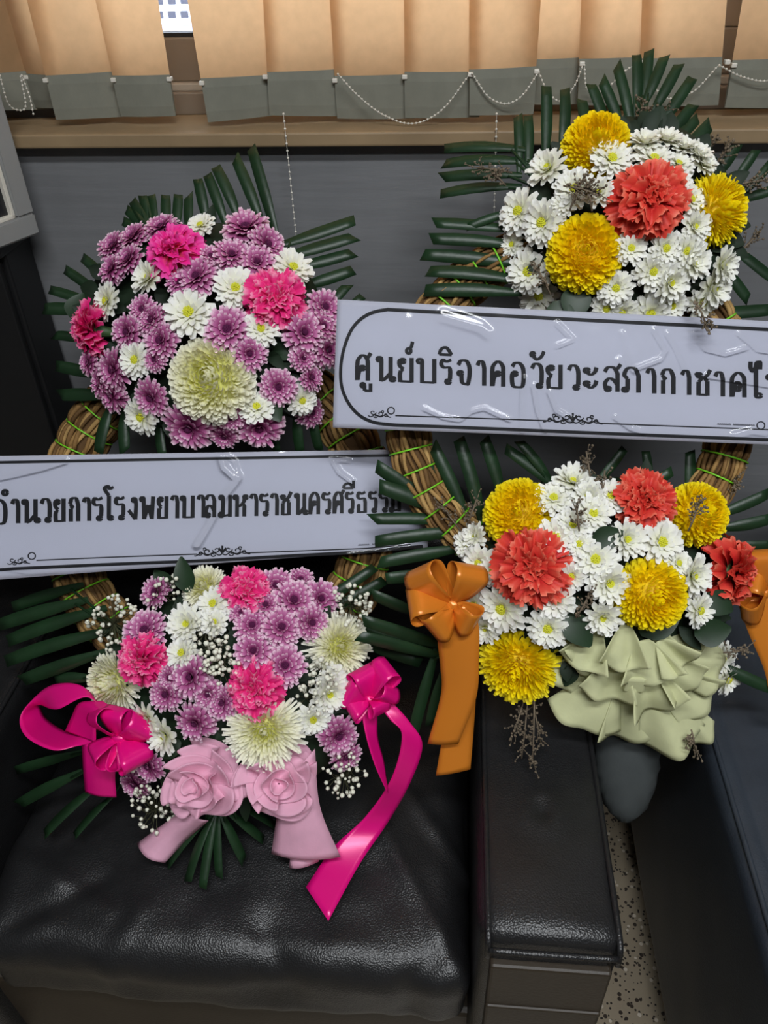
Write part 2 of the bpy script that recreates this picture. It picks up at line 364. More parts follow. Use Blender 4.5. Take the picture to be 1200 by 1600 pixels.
# ------------------------------------------------------------------ black cabinet and framed picture at the left edge
cf = at_y(46, 545, -.12); cb = at_y(44, 352, -.015)
cab = empty('cabinet', (cf.x-.2, -.09, 0), 'black cabinet against the wall at the left edge, below the grey frame', 'cabinet')
cx = cf.x; ch = cb.z
obj('body', box_me('body', cx-.45, cx, -.105, -.012, .05, ch-.02, M_CABINET, .004), cab)
obj('top_board', box_me('top_board', cx-.46, cx+.004, -.125, -.008, ch-.02, ch, M_CABINET, .003), cab)
for k in range(2): obj('door', box_me('door', cx-.445+.225*k, cx-.005-.225*(1-k)-.003, -.12, -.105, .06, ch-.03, M_CABINET, .003), cab)
obj('plinth', box_me('plinth', cx-.44, cx-.01, -.1, -.02, 0, .05, M_CABINET), cab)
pf = empty('picture_frame', (cx-.1, -.1, ch), 'light grey frame with a dark picture standing on the black cabinet', 'picture frame')
pr = at_y(41, 333, -.05); Lf = at_y(0, 352, -.10)
ud = (Lf-pr); ud.z = 0; ud.normalize(); vd = Vector((0, 0, 1)); nd = ud.cross(vd); nd = nd if nd.y < 0 else -nd
org = Vector((pr.x, pr.y, ch+.0005))
def bar(name, u0, u1, v0, v1, n0, n1, m, bev=.003):
    bm = bmesh.new(); bmesh.ops.create_cube(bm, size=1)
    for v in bm.verts: v.co = org+ud*(u0+(v.co.x+.5)*(u1-u0))+vd*(v0+(v.co.y+.5)*(v1-v0))+nd*(n0+(v.co.z+.5)*(n1-n0))
    bmesh.ops.recalc_face_normals(bm, faces=bm.faces[:])
    if bev: bmesh.ops.bevel(bm, geom=bm.edges[:], offset=bev, segments=2, affect='EDGES')
    return obj(name, bm_mesh(name, bm, m), pf)
FW, FH = .3, .26
bar('frame_bar', 0, FW, 0, .034, 0, .022, M_FRAME); bar('frame_bar', 0, FW, FH-.034, FH, 0, .022, M_FRAME)
bar('frame_bar', 0, .034, .034, FH-.034, 0, .022, M_FRAME); bar('frame_bar', FW-.034, FW, .034, FH-.034, 0, .022, M_FRAME)
bar('inner_bead', .034, .04, .034, FH-.034, 0, .017, M_BEAD, .001); bar('inner_bead', .034, FW-.034, .034, .04, 0, .017, M_BEAD, .001)
bar('picture', .034, FW-.034, .034, FH-.034, .002, .008, M_PICTURE, 0)

# ------------------------------------------------------------------ armchairs
SEAT = .455; ARM = .62
aL = at_z(746, 1330, ARM).x; aR = at_z(958, 1330, ARM).x; aF = at_z(865, 1474, ARM).y
sF = at_z(350, 1548, SEAT-.06).y
print('arm', aL, aR, aF, 'seatfront', sF)
ch1 = empty('armchair', ((aL+aR)/2-.4, -.4, 0), 'black leather armchair carrying the pink and purple wreath', 'armchair')
sx0 = aL-.72; sx1 = aL-.004
def seat_disp(p, n):
    if n.z < .2 and n.y > -.3: return 0
    d = .010*noise.noise(p*7)+.004*noise.noise(p*19+Vector((3, 1, 2)))
    u = (p.x-sx0)/(sx1-sx0); v = (p.y-sF)/.55
    if n.z > .3: d += .018*math.sin(math.pi*min(max(u, 0), 1))*math.sin(math.pi*min(max(v, 0), 1))
    # diagonal pull creases running to the right front corner and a few at the left
    for (x0, y0, x1, y1, wd, am) in ((.99, .02, .80, .42, .014, .006), (.99, .30, .86, .52, .012, .006), (.97, .10, .88, .0, .014, -.005), (.05, .25, .28, .12, .016, .005), (.02, .02, .25, .2, .016, -.005), (.6, .1, .66, .0, .016, -.003), (.35, .12, .3, .0, .016, .003)):
        a = Vector((sx0+x0*(sx1-sx0), sF+y0*.55)); b = Vector((sx0+x1*(sx1-sx0), sF+y1*.55)); q = Vector((p.x, p.y))
        t = max(0, min(1, (q-a).dot(b-a)/(b-a).length_squared)); e = (q-a-(b-a)*t).length/wd
        if e < 3: d += am*math.exp(-e*e)
    return d
obj('seat_cushion', softbox('seat_cushion', sx0, sx1, sF, sF+.60, SEAT-.155, SEAT, .05, (90, 80, 20), M_LEATHER, seat_disp), ch1)
def piping(name, pts, parent, m=M_LEATHER, r=.004):
    V, Fc = [], []; tube(V, Fc, catmull(pts, 6), r, 8); return obj(name, mesh(name, V, Fc, m), parent)
obj('base', box_me('base', sx0-.02, sx1+.02, sF+.03, sF+.80, .06, SEAT-.155, M_BROWN, .01), ch1)
obj('backrest', softbox('backrest', sx0, sx1, sF+.59, sF+.79, SEAT-.1, .745, .05, (40, 14, 24), M_LEATHER, lambda p, n: .006*noise.noise(p*6)), ch1)
def arm_disp(p, n):
    d = .0025*noise.noise(p*12)
    c = Vector((aL+.5*(aR-aL), aF+.17)); e = (Vector((p.x, p.y))-c).length
    if n.z > .5: d += -.006*math.exp(-(e/.010)**2)+.003*math.exp(-((e-.02)/.012)**2)+.008*math.sin(math.pi*min(max((p.x-aL)/(aR-aL), 0), 1))
    return d
def armrest(x0, x1, yf, yb, z, parent, m, mf, disp, pipe=True):
    a = obj('armrest', softbox('armrest', x0, x1, yf, yb, .10, z, .022, (26, 60, 40), m, disp), parent)
    obj('front_panel', box_me('front_panel', x0+.016, x1-.012, yf-.010, yf+.01, .11, z-.05, mf, .004), a)
    obj('panel_fold', box_me('panel_fold', x0+.016, x1-.012, yf-.013, yf, z-.165, z-.155, mf, .003), a)
    for xx in (x0+.012, x1-.008):
        piping('piping', [(xx, yf-.004, z-.035), (xx, yf-.002, z-.02), (xx, yf+.004, z-.006), (xx, yf+.04, z-.001)]+[(xx, yf+.04+k*(yb-yf-.09)/8, z-.001) for k in range(1, 9)], a, m)
    piping('piping', [(x0+.012, yf-.005, z-.018), ((x0+x1)/2, yf-.007, z-.015), (x1-.008, yf-.005, z-.018)], a, m)
    return a
armrest(aL, aR, aF, aF+.80, ARM, ch1, M_LEATHER, M_BROWN, arm_disp)  # brown front panels carry the floor's reflection as painted colour
armrest(sx0-.006-(aR-aL), sx0-.006, aF, aF+.66, ARM, ch1, M_LEATHER, M_BROWN, lambda p, n: .0025*noise.noise(p*12))
for x in (sx0-.1, aR-.04):
    for y in (aF+.05, aF+.72): obj('leg', box_me('leg', x-.02, x+.02, y-.02, y+.02, 0, .105, M_GASKET, .003), ch1)
# second armchair at the right: its left arm and seat
b0 = at_z(1098, 1165, ARM-.01); b1 = at_z(1192, 1525, ARM-.01)
rx0 = (b0.x+b1.x)/2+.006
ch2 = empty('armchair', (rx0+.45, -.4, 0), 'charcoal leather armchair at the right edge, past the terrazzo gap', 'armchair')
def arm2_disp(p, n):
    d = .002*noise.noise(p*9)
    if n.z > .5: d += -.006*math.exp(-((p.x-rx0-.036)/.005)**2)+.004*math.sin(math.pi*min(max((p.x-rx0)/.2, 0), 1))
    return d
armrest(rx0, rx0+.2, aF-.12, aF+.74, ARM, ch2, M_LEATHER2, M_LEATHER2, arm2_disp)
obj('seat_cushion', softbox('seat_cushion', rx0+.205, rx0+.86, aF-.1, aF+.5, .3, SEAT, .05, (30, 30, 10), M_LEATHER2), ch2)
obj('backrest', softbox('backrest', rx0+.205, rx0+.86, aF+.49, aF+.7, .3, .78, .05, (30, 12, 20), M_LEATHER2), ch2)
obj('base', box_me('base', rx0+.05, rx0+.86, aF-.06, aF+.7, .06, .3, M_LEATHER2, .01), ch2)
for y in (aF-.05, aF+.66): obj('leg', box_me('leg', rx0+.03, rx0+.07, y-.02, y+.02, 0, .105, M_GASKET, .003), ch2)

# ------------------------------------------------------------------ flower, leaf and ribbon meshes
def petal(V, Fc, T, r0, z0, az, L, wid, e0, e1, ns=4, cup=.18, prof=(.35, .75, 1, .95, .55), t0=0, t1=1, twist=0.0):
    """strap petal: starts at radius r0 and height z0 and bends from elevation e0 to e1"""
    ca, sa = math.cos(az), math.sin(az); rad = Vector((ca, sa, 0)); sd = Vector((-sa, ca, 0)); up = Vector((0, 0, 1))
    p = rad*r0+up*z0; b = len(V)
    for i in range(ns+1):
        s = i/ns; e = e0+(e1-e0)*s; d = rad*math.cos(e)+up*math.sin(e); nn = up*math.cos(e)-rad*math.sin(e)
        k = s*(len(prof)-1); k0 = min(int(k), len(prof)-2); wv = wid*(prof[k0]+(prof[k0+1]-prof[k0])*(k-k0))*.5
        sdd = sd*math.cos(twist*s)+nn*math.sin(twist*s)
        V.extend((p+sdd*wv+nn*cup*wv, p-nn*cup*wv*.5, p-sdd*wv+nn*cup*wv)); T.extend([t0+(t1-t0)*s]*3)
        p = p+d*(L/ns)
    for i in range(ns):
        for k in range(2): a = b+i*3+k; Fc.append((a, a+1, a+4, a+3))
def daisy(seed, layers, center_r, name, m, mc, hgt=.18):
    r = random.Random(seed); V, Fc, T = [], [], []
    for (n, L, wd, e0, e1, r0, z0) in layers:
        off = r.random()*6
        for k in range(n):
            petal(V, Fc, T, r0, z0+r.uniform(-.02, .02), off+2*math.pi*(k+r.uniform(-.22, .22))/n, L*r.uniform(.86, 1.06)-r0, wd*r.uniform(.85, 1.12), e0+r.uniform(-.1, .1), e1+r.uniform(-.2, .2), twist=r.uniform(-.3, .3))
    me = mesh(name, V, Fc, m, True, T)
    V, Fc = [], []
    for i in range(26):       # tightly packed disc florets
        a = i*2.39996; q = math.sqrt((i+.5)/26); ball(V, Fc, Vector((math.cos(a)*q*center_r, math.sin(a)*q*center_r, hgt+.07*(1-q*q))), center_r*.26)
    return me, mesh('flower_eye', V, Fc, mc)
WH = [daisy(s, [(14, 1.0, .34, .10, -.10, .1, .0), (14, .95, .32, .32, .10, .1, .05), (12, .82, .28, .55, .35, .1, .09), (8, .52, .22, .85, .7, .1, .12)], .20, 'white_daisy', M_WHITE, M_WHITE_C, .2) for s in (1, 2, 3)]
WH += [daisy(s, [(13, 1.0, .32, .35, .1, .1, .0), (13, .92, .30, .65, .4, .1, .04), (10, .75, .26, .95, .8, .1, .08), (8, .5, .2, 1.2, 1.1, .1, .1)], .16, 'white_daisy', M_WHITE, M_WHITE_C) for s in (8,)]
PU = [daisy(s, [(20, 1.0, .25, -.05, -.2, .1, .0), (20, .97, .24, .20, .0, .1, .05), (18, .86, .22, .45, .22, .1, .09), (15, .68, .19, .72, .5, .1, .12), (11, .45, .15, 1.0, .85, .1, .14)], .16, 'purple_daisy', M_PURPLE, M_PURPLE_C, .22) for s in (4, 5, 6)]
PU += [daisy(s, [(22, 1.0, .24, -.25, -.5, .1, .0), (20, .97, .23, .1, -.25, .1, .06), (18, .9, .22, .45, .05, .1, .1), (15, .7, .2, .8, .4, .1, .13), (11, .45, .16, 1.1, .9, .1, .15)], .12, 'purple_daisy', M_PURPLE, M_PURPLE_C, .26) for s in (7,)]
def ball2(V, Fc, T, r, flat):
    NA, NR = 14, 9; b = len(V)
    for i in range(NR+1):
        th = math.pi*.72*i/NR
        for k in range(NA): a = 2*math.pi*k/NA; V.append(Vector((math.cos(a)*math.sin(th)*r, math.sin(a)*math.sin(th)*r, math.cos(th)*r*flat))); T.append(.35*i/NR)
    for i in range(NR):
        for k in range(NA): x = b+i*NA+k; y = b+i*NA+(k+1) % NA; Fc.append((x, x+NA, y+NA, y))
def pompon(seed, n, thmax, name, m, L, wd, r0, curl, flat=.9, tcen=0.0, ragged=.12):
    r = random.Random(seed); V, Fc, T = [], [], []
    ball2(V, Fc, T, r0*.97, flat)
    for i in range(n):
        q = (i+.5)/n; th = math.acos(1-q*(1-math.cos(thmax))); az = i*2.39996+r.uniform(-.15, .15)
        el = math.pi/2-th; rr = r0*math.sin(th); zz = r0*math.cos(th)*flat
        k = th/thmax; LL = (L[0]+(L[1]-L[0])*k)*r.uniform(1-ragged, 1+ragged)
        e0 = el*.85+.35*(1-k); e1 = el+curl[0]+(curl[1]-curl[0])*k
        tt = tcen+(1-tcen)*k
        petal(V, Fc, T, rr, zz, az, LL, wd*r.uniform(.85, 1.15), e0+r.uniform(-.12, .12), e1+r.uniform(-.2, .2), 3, .45, (.7, 1, 1, .65), tt*.45, min(1, tt*.55+.45), r.uniform(-.4, .4))
    return mesh(name, V, Fc, m, True, T)
YE = [pompon(s, 460, 2.1, 'yellow_pompon_chrysanthemum', M_YELLOW, (.24, .30), .15, .74, (.75, .35)) for s in (11, 12)]
YE.append(pompon(13, 460, 2.0, 'yellow_pompon_chrysanthemum', M_YELLOW, (.28, .40), .13, .66, (.5, .0), .85, 0, .25))
CRM = [pompon(21, 480, 2.0, 'cream_chrysanthemum', M_CREAM, (.26, .34), .14, .70, (.9, .55), .8), pompon(22, 420, 1.85, 'cream_chrysanthemum', M_CREAM, (.32, .50), .12, .58, (.7, -.1), .75, 0, .25), pompon(23, 420, 1.8, 'cream_chrysanthemum', M_CREAM, (.30, .60), .095, .52, (.6, -.3), .7, 0, .3)]
def carnation(seed, m, name):
    r = random.Random(seed); V, Fc, T = [], [], []
    for (n, L, wd, el, z0, rs) in ((7, 1.0, .95, .08, .0, .05), (8, .98, .90, .40, .05, .05), (8, .86, .85, .72, .10, .04), (7, .74, .75, 1.0, .14, .0), (6, .64, .66, 1.25, .16, -.05), (5, .56, .56, 1.45, .16, -.1), (3, .52, .5, 1.6, .16, -.12)):
        off = r.random()*6
        for k in range(n):
            az = off+2*math.pi*(k+r.uniform(-.42, .42))/n; e = el+r.uniform(-.26, .26); b = len(V); ph = r.random()*6; fq = r.uniform(3.5, 6.5); skw = r.uniform(-.5, .5)
            LL = L*r.uniform(.8, 1.08); na, ns = 17, 6; am = r.uniform(.12, .22)
            for i in range(ns+1):
                s = i/ns
                for j in range(na):
                    a = (j/(na-1)-.5)*2; spread = wd*(s**.85)*(a*.55+skw*.2*s)
                    ln = LL*s*(1-.13*a*a)+((.045 if j % 2 else -.045)*LL*r.uniform(.4, 1.4) if i == ns else 0)
                    ruf = am*LL*(s**1.8)*math.sin(fq*a+ph)+.045*s*s*math.sin(15*a+ph*2)
                    ee = e-.30*s*s+.22*a*skw*s
                    x = rs+math.cos(ee)*ln-math.sin(ee)*ruf; z = z0+math.sin(ee)*ln+math.cos(ee)*ruf
                    V.append(Vector((math.cos(az)*x-math.sin(az)*spread, math.sin(az)*x+math.cos(az)*spread, z)))
                    T.append(min(1, max(0, s*.93+.10*s*math.sin(fq*a+ph))))
            for i in range(ns):
                for j in range(na-1): a = b+i*na+j; Fc.append((a, a+1, a+na+1, a+na))
    me = mesh(name, V, Fc, m, True, T)
    V, Fc = [], []; tube(V, Fc, [(0, 0, -.75), (0, 0, -.5), (0, 0, .1)], lambda s: .1+.16*s, 8)
    return me, mesh('calyx', V, Fc, M_CALYX)
KP = [carnation(s, M_PINK, 'pink_carnation') for s in (31, 32, 33)]; KO = [carnation(34, M_PINKY, 'pink_carnation')]
KC = [carnation(s, M_CORAL, 'coral_carnation') for s in (35, 36, 37)]
KIND = {'W': WH, 'P': PU, 'K': KP, 'O': KO, 'C': KC}

# ------------------------------------------------------------------ wreath frame
class Wreath:
    def __init__(s, name, bottom, top, label):
        (yb, zb), (yt, zt) = bottom, top
        s.co = Vector((0, yb, zb)); s.v = Vector((0, yt-yb, zt-zb)).normalized(); s.n = Vector((0, -s.v.z, s.v.y)); s.u = Vector((1, 0, 0))
        s.name = name; s.label = label; s.clusters = []; s.root = None; s.rnd = random.Random(len(name)+int(zt*1000))
    def at(s, px, py, off=0.0):
        if isinstance(off, str): return at_z(px, py, float(off[1:]))
        return hit(px, py, s.co+s.n*off, s.n)
    def start(s, px, py, off=0):
        s.root = empty(s.name, s.at(px, py, off), s.label, 'wreath', 'funeral wreaths on the armchairs')
    def dome(s, c, px, py):
        cx, cy, rx, ry, H, base = c
        r2 = ((px-cx)/rx)**2+((py-cy)/ry)**2
        return base+H*math.sqrt(max(0.0, 1-r2)), math.sqrt(r2)
    def flower(s, c, kind, px, py, d, tx=None, ty=None, var=None, sq=1.0, lift=0.0):
        off, r = s.dome(c, px, py); off += lift
        p = s.at(px, py, off); R_ = d*.5*depth(p)/F*(1.16 if kind in 'WP' else 1.04)
        cx, cy, rx, ry, H, base = c
        if tx is None: tx = .75*(px-cx)/rx+s.rnd.uniform(-.15, .15)
        if ty is None: ty = -.65*(py-cy)/ry+s.rnd.uniform(-.15, .15)
        nrm = (s.n+s.u*tx+s.v*ty).normalized()
        if kind == 'Y': me, sub = YE[var if var is not None else s.rnd.randrange(2)], None
        elif kind == 'B': me, sub = CRM[var or 0], None
        else:
            L = KIND[kind]; me, sub = L[var if var is not None else s.rnd.randrange(len(L))]
        q = nrm.to_track_quat('Z', 'Y').to_matrix().to_4x4()
        # spheres sit with their middle on the dome, flat flowers with their back
        back = .35 if kind in 'YB' else (.30 if kind in 'KOC' else .12)
        M = Matrix.Translation(p-nrm*R_*back) @ q @ Matrix.Rotation(s.rnd.uniform(0, 6.28), 4, 'Z') @ Matrix.Diagonal((R_, R_, R_*sq, 1))
        o = obj(me.name.split('.')[0], me, s.root, M)
        if sub is not None: obj('calyx' if kind in 'KOC' else 'flower_eye', sub, o, M)
        return o
    def foam(s, c, mul=.72, n=70):
        cx, cy, rx, ry, H, base = c; V, Fc = [], []; NR, NA = 10, 36
        for i in range(NR+1):
            q = i/NR*.86
            for k in range(NA):
                a = 2*math.pi*k/NA; x = cx+rx*q*math.cos(a); y = cy+ry*q*math.sin(a)
                V.append(s.at(x, y, max(.004, s.dome(c, x, y)[0]*mul-.012)))
        for k in range(NA): V.append(s.at(cx+rx*.84*math.cos(2*math.pi*k/NA), cy+ry*.84*math.sin(2*math.pi*k/NA), -.02))
        for i in range(NR+1):
            for k in range(NA): a = i*NA+k; b = i*NA+(k+1) % NA; Fc.append((a, b, b+NA, a+NA))
        o = obj('foliage_base', mesh('foliage_base', V, Fc, M_FOLIAGE), s.root)
        V, Fc = [], []
        for k in range(n):
            a = s.rnd.uniform(0, 6.28); q = math.sqrt(s.rnd.random())*.80; x = cx+rx*q*math.cos(a); y = cy+ry*q*math.sin(a)
            leaf_geo(V, Fc, s.at(x, y, s.dome(c, x, y)[0]*.70), (s.u*math.cos(a)*1.0+s.v*-math.sin(a)+s.n*s.rnd.uniform(.0, .35)+s.u*s.rnd.uniform(-.6, .6)).normalized(), s.n, s.rnd.uniform(.025, .042), s.rnd.uniform(.008, .014))
        tag(obj('foliage', mesh('foliage', V, Fc, M_FOLIAGE), o), kind='stuff')
    def broad_leaf(s, px, py, off, ang, L, wd, lift=.3):
        V, Fc = [], []; d = (s.u*math.cos(ang)+s.v*math.sin(ang)+s.n*lift).normalized()
        leaf_geo(V, Fc, s.at(px, py, off), d, s.n, L, wd, 8); return obj('broad_leaf', mesh('broad_leaf', V, Fc, M_BROAD), s.root)
    def frond(s, leaves, hub, boff=.03, toff=0.0, ext=22, w=14):
        """leaves: (tipx, tipy, basex, basey[, width px, tip offset, base offset]); midrib runs through the bases to the hub"""
        V, Fc = [], []; pts = []
        for l in leaves:
            bo = l[6] if len(l) > 6 and l[6] is not None else boff; pts.append(s.at(l[2], l[3], bo))
        hp = s.at(hub[0], hub[1], boff)
        for p in pts: tube(V, Fc, [p, p.lerp(hp, .5), hp], lambda t: .0018+.001*t, 5)
        fr = obj('palm_frond', mesh('palm_frond', V, Fc, M_PALM), s.root)
        for l in leaves:
            tx, ty, bx, by = l[:4]; ww = l[4] if len(l) > 4 and l[4] else w
            to = l[5] if len(l) > 5 and l[5] is not None else toff; bo = l[6] if len(l) > 6 and l[6] is not None else boff
            dx, dy = bx-tx, by-ty; LL = math.hypot(dx, dy); bx += dx/LL*ext; by += dy/LL*ext
            T_, B_ = s.at(tx, ty, to), s.at(bx, by, bo); d = (T_-B_); L = d.length; d.normalize()
            wd = 1.12*ww*depth(T_)/F; nr = s.n if not isinstance(to, str) else Vector((0, 0, 1)); nr = (nr-d*nr.dot(d)).normalized(); sd = d.cross(nr).normalized()
            roll = s.rnd.uniform(-.18, .18); nr2 = nr*math.cos(roll)+sd*math.sin(roll); sd = d.cross(nr2)
            bow = s.rnd.uniform(.0, .05)*L; V, Fc = [], []; n = 8
            cut = s.rnd.uniform(-.6, .9)*wd
            for i in range(n+1):
                t = i/n; wv = wd*.5*(.45+.55*min(1, t*2.2))*(1 if t < .75 else 1-.12*(t-.75)/.25)
                c = B_+d*(L*t)+nr2*(bow*math.sin(math.pi*t))+sd*(.02*L*math.sin(t*2.5))
                sh = cut*.5 if i == n else 0
                for th in (1, -1): V.extend((c-sd*wv+nr2*(+.10*wv+th*.0003)-d*sh, c+nr2*th*.0003-nr2*.06*wv, c+sd*wv+nr2*(+.10*wv+th*.0003)+d*sh))
            for i in range(n):
                for k in range(2):
                    a = i*6+k; Fc.append((a, a+1, a+7, a+6)); a += 3; Fc.append((a, a+6, a+7, a+1))
                a = i*6; Fc.append((a, a+6, a+9, a+3)); a += 2; Fc.append((a, a+3, a+9, a+6))
            a = n*6; Fc.append((a, a+1, a+4, a+3)); Fc.append((a+1, a+2, a+5, a+4))
            obj('leaflet', mesh('leaflet', V, Fc, M_PALM), fr)
        return fr
    def strip(s, name, A, B, m, parent=None, n=10, ripple=0.0, thick=.0007):
        """ribbon between two edge polylines of (px, py, off)"""
        PA = catmull([s.at(*p) for p in A], n); PB = catmull([s.at(*p) for p in B], n); k = min(len(PA), len(PB)); nw = 6
        V, Fc = [], []
        for i in range(k):
            for j in range(nw+1):
                q = PA[i].lerp(PB[i], j/nw); V.append(q+s.n*(ripple*math.sin(j/nw*math.pi)))
        for i in range(k-1):
            for j in range(nw): a = i*(nw+1)+j; Fc.append((a, a+1, a+nw+2, a+nw+1))
        o = obj(name, mesh(name, V, Fc, m), parent or s.root)
        md = o.modifiers.new('thickness', 'SOLIDIFY'); md.thickness = thick; md.offset = 0
        return o
    def loop(s, base, tip, width, off, h, roll, m, parent, flare=1.0):
        """one bow loop: leaves the knot gathered, opens to full width at the crest and returns"""
        b = s.at(base[0], base[1], off); t = s.at(tip[0], tip[1], off+h*.5); d = t-b; L = d.length; d.normalize()
        nr = (s.n-d*s.n.dot(d)).normalized(); sd = d.cross(nr)
        wv = width*depth(t)/F; ax = (sd*math.cos(roll)+nr*math.sin(roll)).normalized(); hn = (nr*math.cos(roll)-sd*math.sin(roll)).normalized()
        C = [(0, 0, .24), (.35, .30, .66), (.8, .46, 1), (.98, .28, 1), (1.02, 0, 1), (.98, -.26, 1), (.8, -.42, 1), (.35, -.26, .62), (0, -.02, .24)]
        P = catmull([b+d*(L*a)+hn*(h*q) for a, q, _ in C], 6); Wd = catmull([Vector((q, 0, 0)) for _, _, q in C], 6)
        V, Fc = [], []; nw = 6
        for i, p in enumerate(P):
            for j in range(nw+1):
                e = (j/nw-.5); V.append(p+ax*(e*wv*Wd[i].x)+hn*(.004*math.cos(e*9)*(1-Wd[i].x))-d*(abs(e)**2*.25*wv*Wd[i].x*(1-flare)))
        for i in range(len(P)-1):
            for j in range(nw): a = i*(nw+1)+j; Fc.append((a, a+1, a+nw+2, a+nw+1))
        o = obj('bow_loop', mesh('bow_loop', V, Fc, m), parent); md = o.modifiers.new('thickness', 'SOLIDIFY'); md.thickness = .0007; md.offset = 0
        return o
    def knot(s, px, py, off, r, m, label):
        p = s.at(px, py, off); V, Fc = [], []; rr = r*depth(p)/F
        for i in range(9):
            th = math.pi*i/8
            for k in range(16):
                a = 2*math.pi*k/16; q = 1+.14*math.sin(3*a+1)
                V.append(p+(s.u*math.cos(a)*math.sin(th)*q+s.v*math.sin(a)*math.sin(th)*q*.8+s.n*math.cos(th)*.8)*rr)
        for i in range(8):
            for k in range(16): a = i*16+k; b = i*16+(k+1) % 16; Fc.append((a, a+16, b+16, b))
        return tag(obj('ribbon_bow', mesh('ribbon_bow', V, Fc, m), s.root), label)
    def ring(s, px, py, off, rad_px, tube_px, nseg=46, name='straw_ring'):
        c = s.at(px, py, off); k = depth(c)/F; RR = rad_px*k; tr = tube_px*k
        V, Fc = [], []; C = [c+(s.u*math.cos(2*math.pi*i/64)+s.v*math.sin(2*math.pi*i/64))*RR for i in range(65)]
        tube(V, Fc, C, tr*.84, 12, False); core = obj(name, mesh(name, V, Fc, M_STRAW), s.root)
        da = 2*math.pi/nseg
        for i in range(nseg):
            a0 = i*da; V, Fc, T = [], [], []
            for layer, cnt in ((.88, 13), (.97, 15)):
                for k2 in range(cnt):
                    b0 = 2*math.pi*(k2+s.rnd.uniform(-.3, .3))/cnt; db = s.rnd.uniform(-.25, .25); P = []; jt = s.rnd.uniform(-.03, .06); ta, tb = s.rnd.uniform(-.06, .04), s.rnd.uniform(.96, 1.06)
                    for q in range(5):
                        t = ta+(tb-ta)*q/4; a = a0+da*t; ro = s.u*math.cos(a)+s.v*math.sin(a); b = b0+db*t
                        rr = tr*(layer+jt)*(.90+.12*math.sin(math.pi*min(max(t, 0), 1))**.5)
                        P.append(c+ro*RR+(ro*math.cos(b)+s.n*math.sin(b))*rr)
                    n0 = len(V); tube(V, Fc, P, tr*.105*s.rnd.uniform(.7, 1.15), 5); T.extend([s.rnd.random()]*(len(V)-n0))
            obj('straw_bundle', mesh('straw_bundle', V, Fc, M_STRAW, True, T), core)
            V, Fc = [], []; ro = s.u*math.cos(a0)+s.v*math.sin(a0); ctr = c+ro*RR
            tube(V, Fc, [ctr+(ro*math.cos(2*math.pi*j/20)+s.n*math.sin(2*math.pi*j/20))*tr*1.02 for j in range(21)], .0014, 5, False)
            obj('twine', mesh('twine', V, Fc, M_TWINE), core)
        return core
    def gyp(s, px, py, rpx, n, off, down=0.0):
        """a spray of baby's breath: tiny balls on hair-thin stems"""
        V, Fc, V2, F2 = [], [], [], []; o0 = s.at(px, py, off-.045)
        for i in range(n):
            a = s.rnd.uniform(0, 6.28); q = math.sqrt(s.rnd.random())*rpx
            p = s.at(px+q*math.cos(a), py+q*math.sin(a)*1.1, off+s.rnd.uniform(-.02, .02)); ball(V, Fc, p, s.rnd.uniform(.0022, .0042))
            tube(V2, F2, [p, p.lerp(o0, .5)+s.v*s.rnd.uniform(-.01, .01), o0], .0005, 3, False)
        st = tag(obj('babys_breath_stems', mesh('babys_breath_stems', V2, F2, M_STEM), s.root), kind='stuff')
        tag(obj('babys_breath_blossoms', mesh('babys_breath_blossoms', V, Fc, M_GYP), st), "tiny white baby's breath blossoms", kind='stuff')
    def sprig(s, px, py, qx, qy, off, n=15, spread=15, m=None):
        A, B = s.at(px, py, off), s.at(qx, qy, off); V, Fc = [], []; tube(V, Fc, [A, A.lerp(B, .5)+s.n*.004, B], .0012, 5)
        d = (B-A); k = depth(A)/F*spread
        for i in range(n):
            t = s.rnd.uniform(.15, 1); p = A+d*t; e = p+(s.u*s.rnd.uniform(-1, 1)+s.v*s.rnd.uniform(-1, 1)+s.n*s.rnd.uniform(-.3, 1))*k+d.normalized()*k*.5
            tube(V, Fc, [p, e], .0006, 3, False)
            for j in range(3): ball(V, Fc, p.lerp(e, .4+.3*j)+Vector((s.rnd.uniform(-1, 1), s.rnd.uniform(-1, 1), s.rnd.uniform(-1, 1)))*.002, s.rnd.uniform(.0011, .0021))
        return obj('dried_sprig', mesh('dried_sprig', V, Fc, m or M_STATICE), s.root)
def leaf_geo(V, Fc, p, d, nref, L, wd, n=5):
    nr = (nref-d*nref.dot(d)); nr = nr.normalized() if nr.length > 1e-4 else d.orthogonal().normalized(); sd = d.cross(nr); b = len(V)
    for i in range(n+1):
        t = i/n; wv = wd*math.sin(math.pi*(t*.94+.03))**.8*(1.15-.4*t); c = p+d*(L*t)-nr*(.25*L*t*t)
        V.extend((c-sd*wv+nr*wv*.3, c, c+sd*wv+nr*wv*.3))
    for i in range(n):
        for k in range(2): a = b+i*3+k; Fc.append((a, a+1, a+4, a+3))
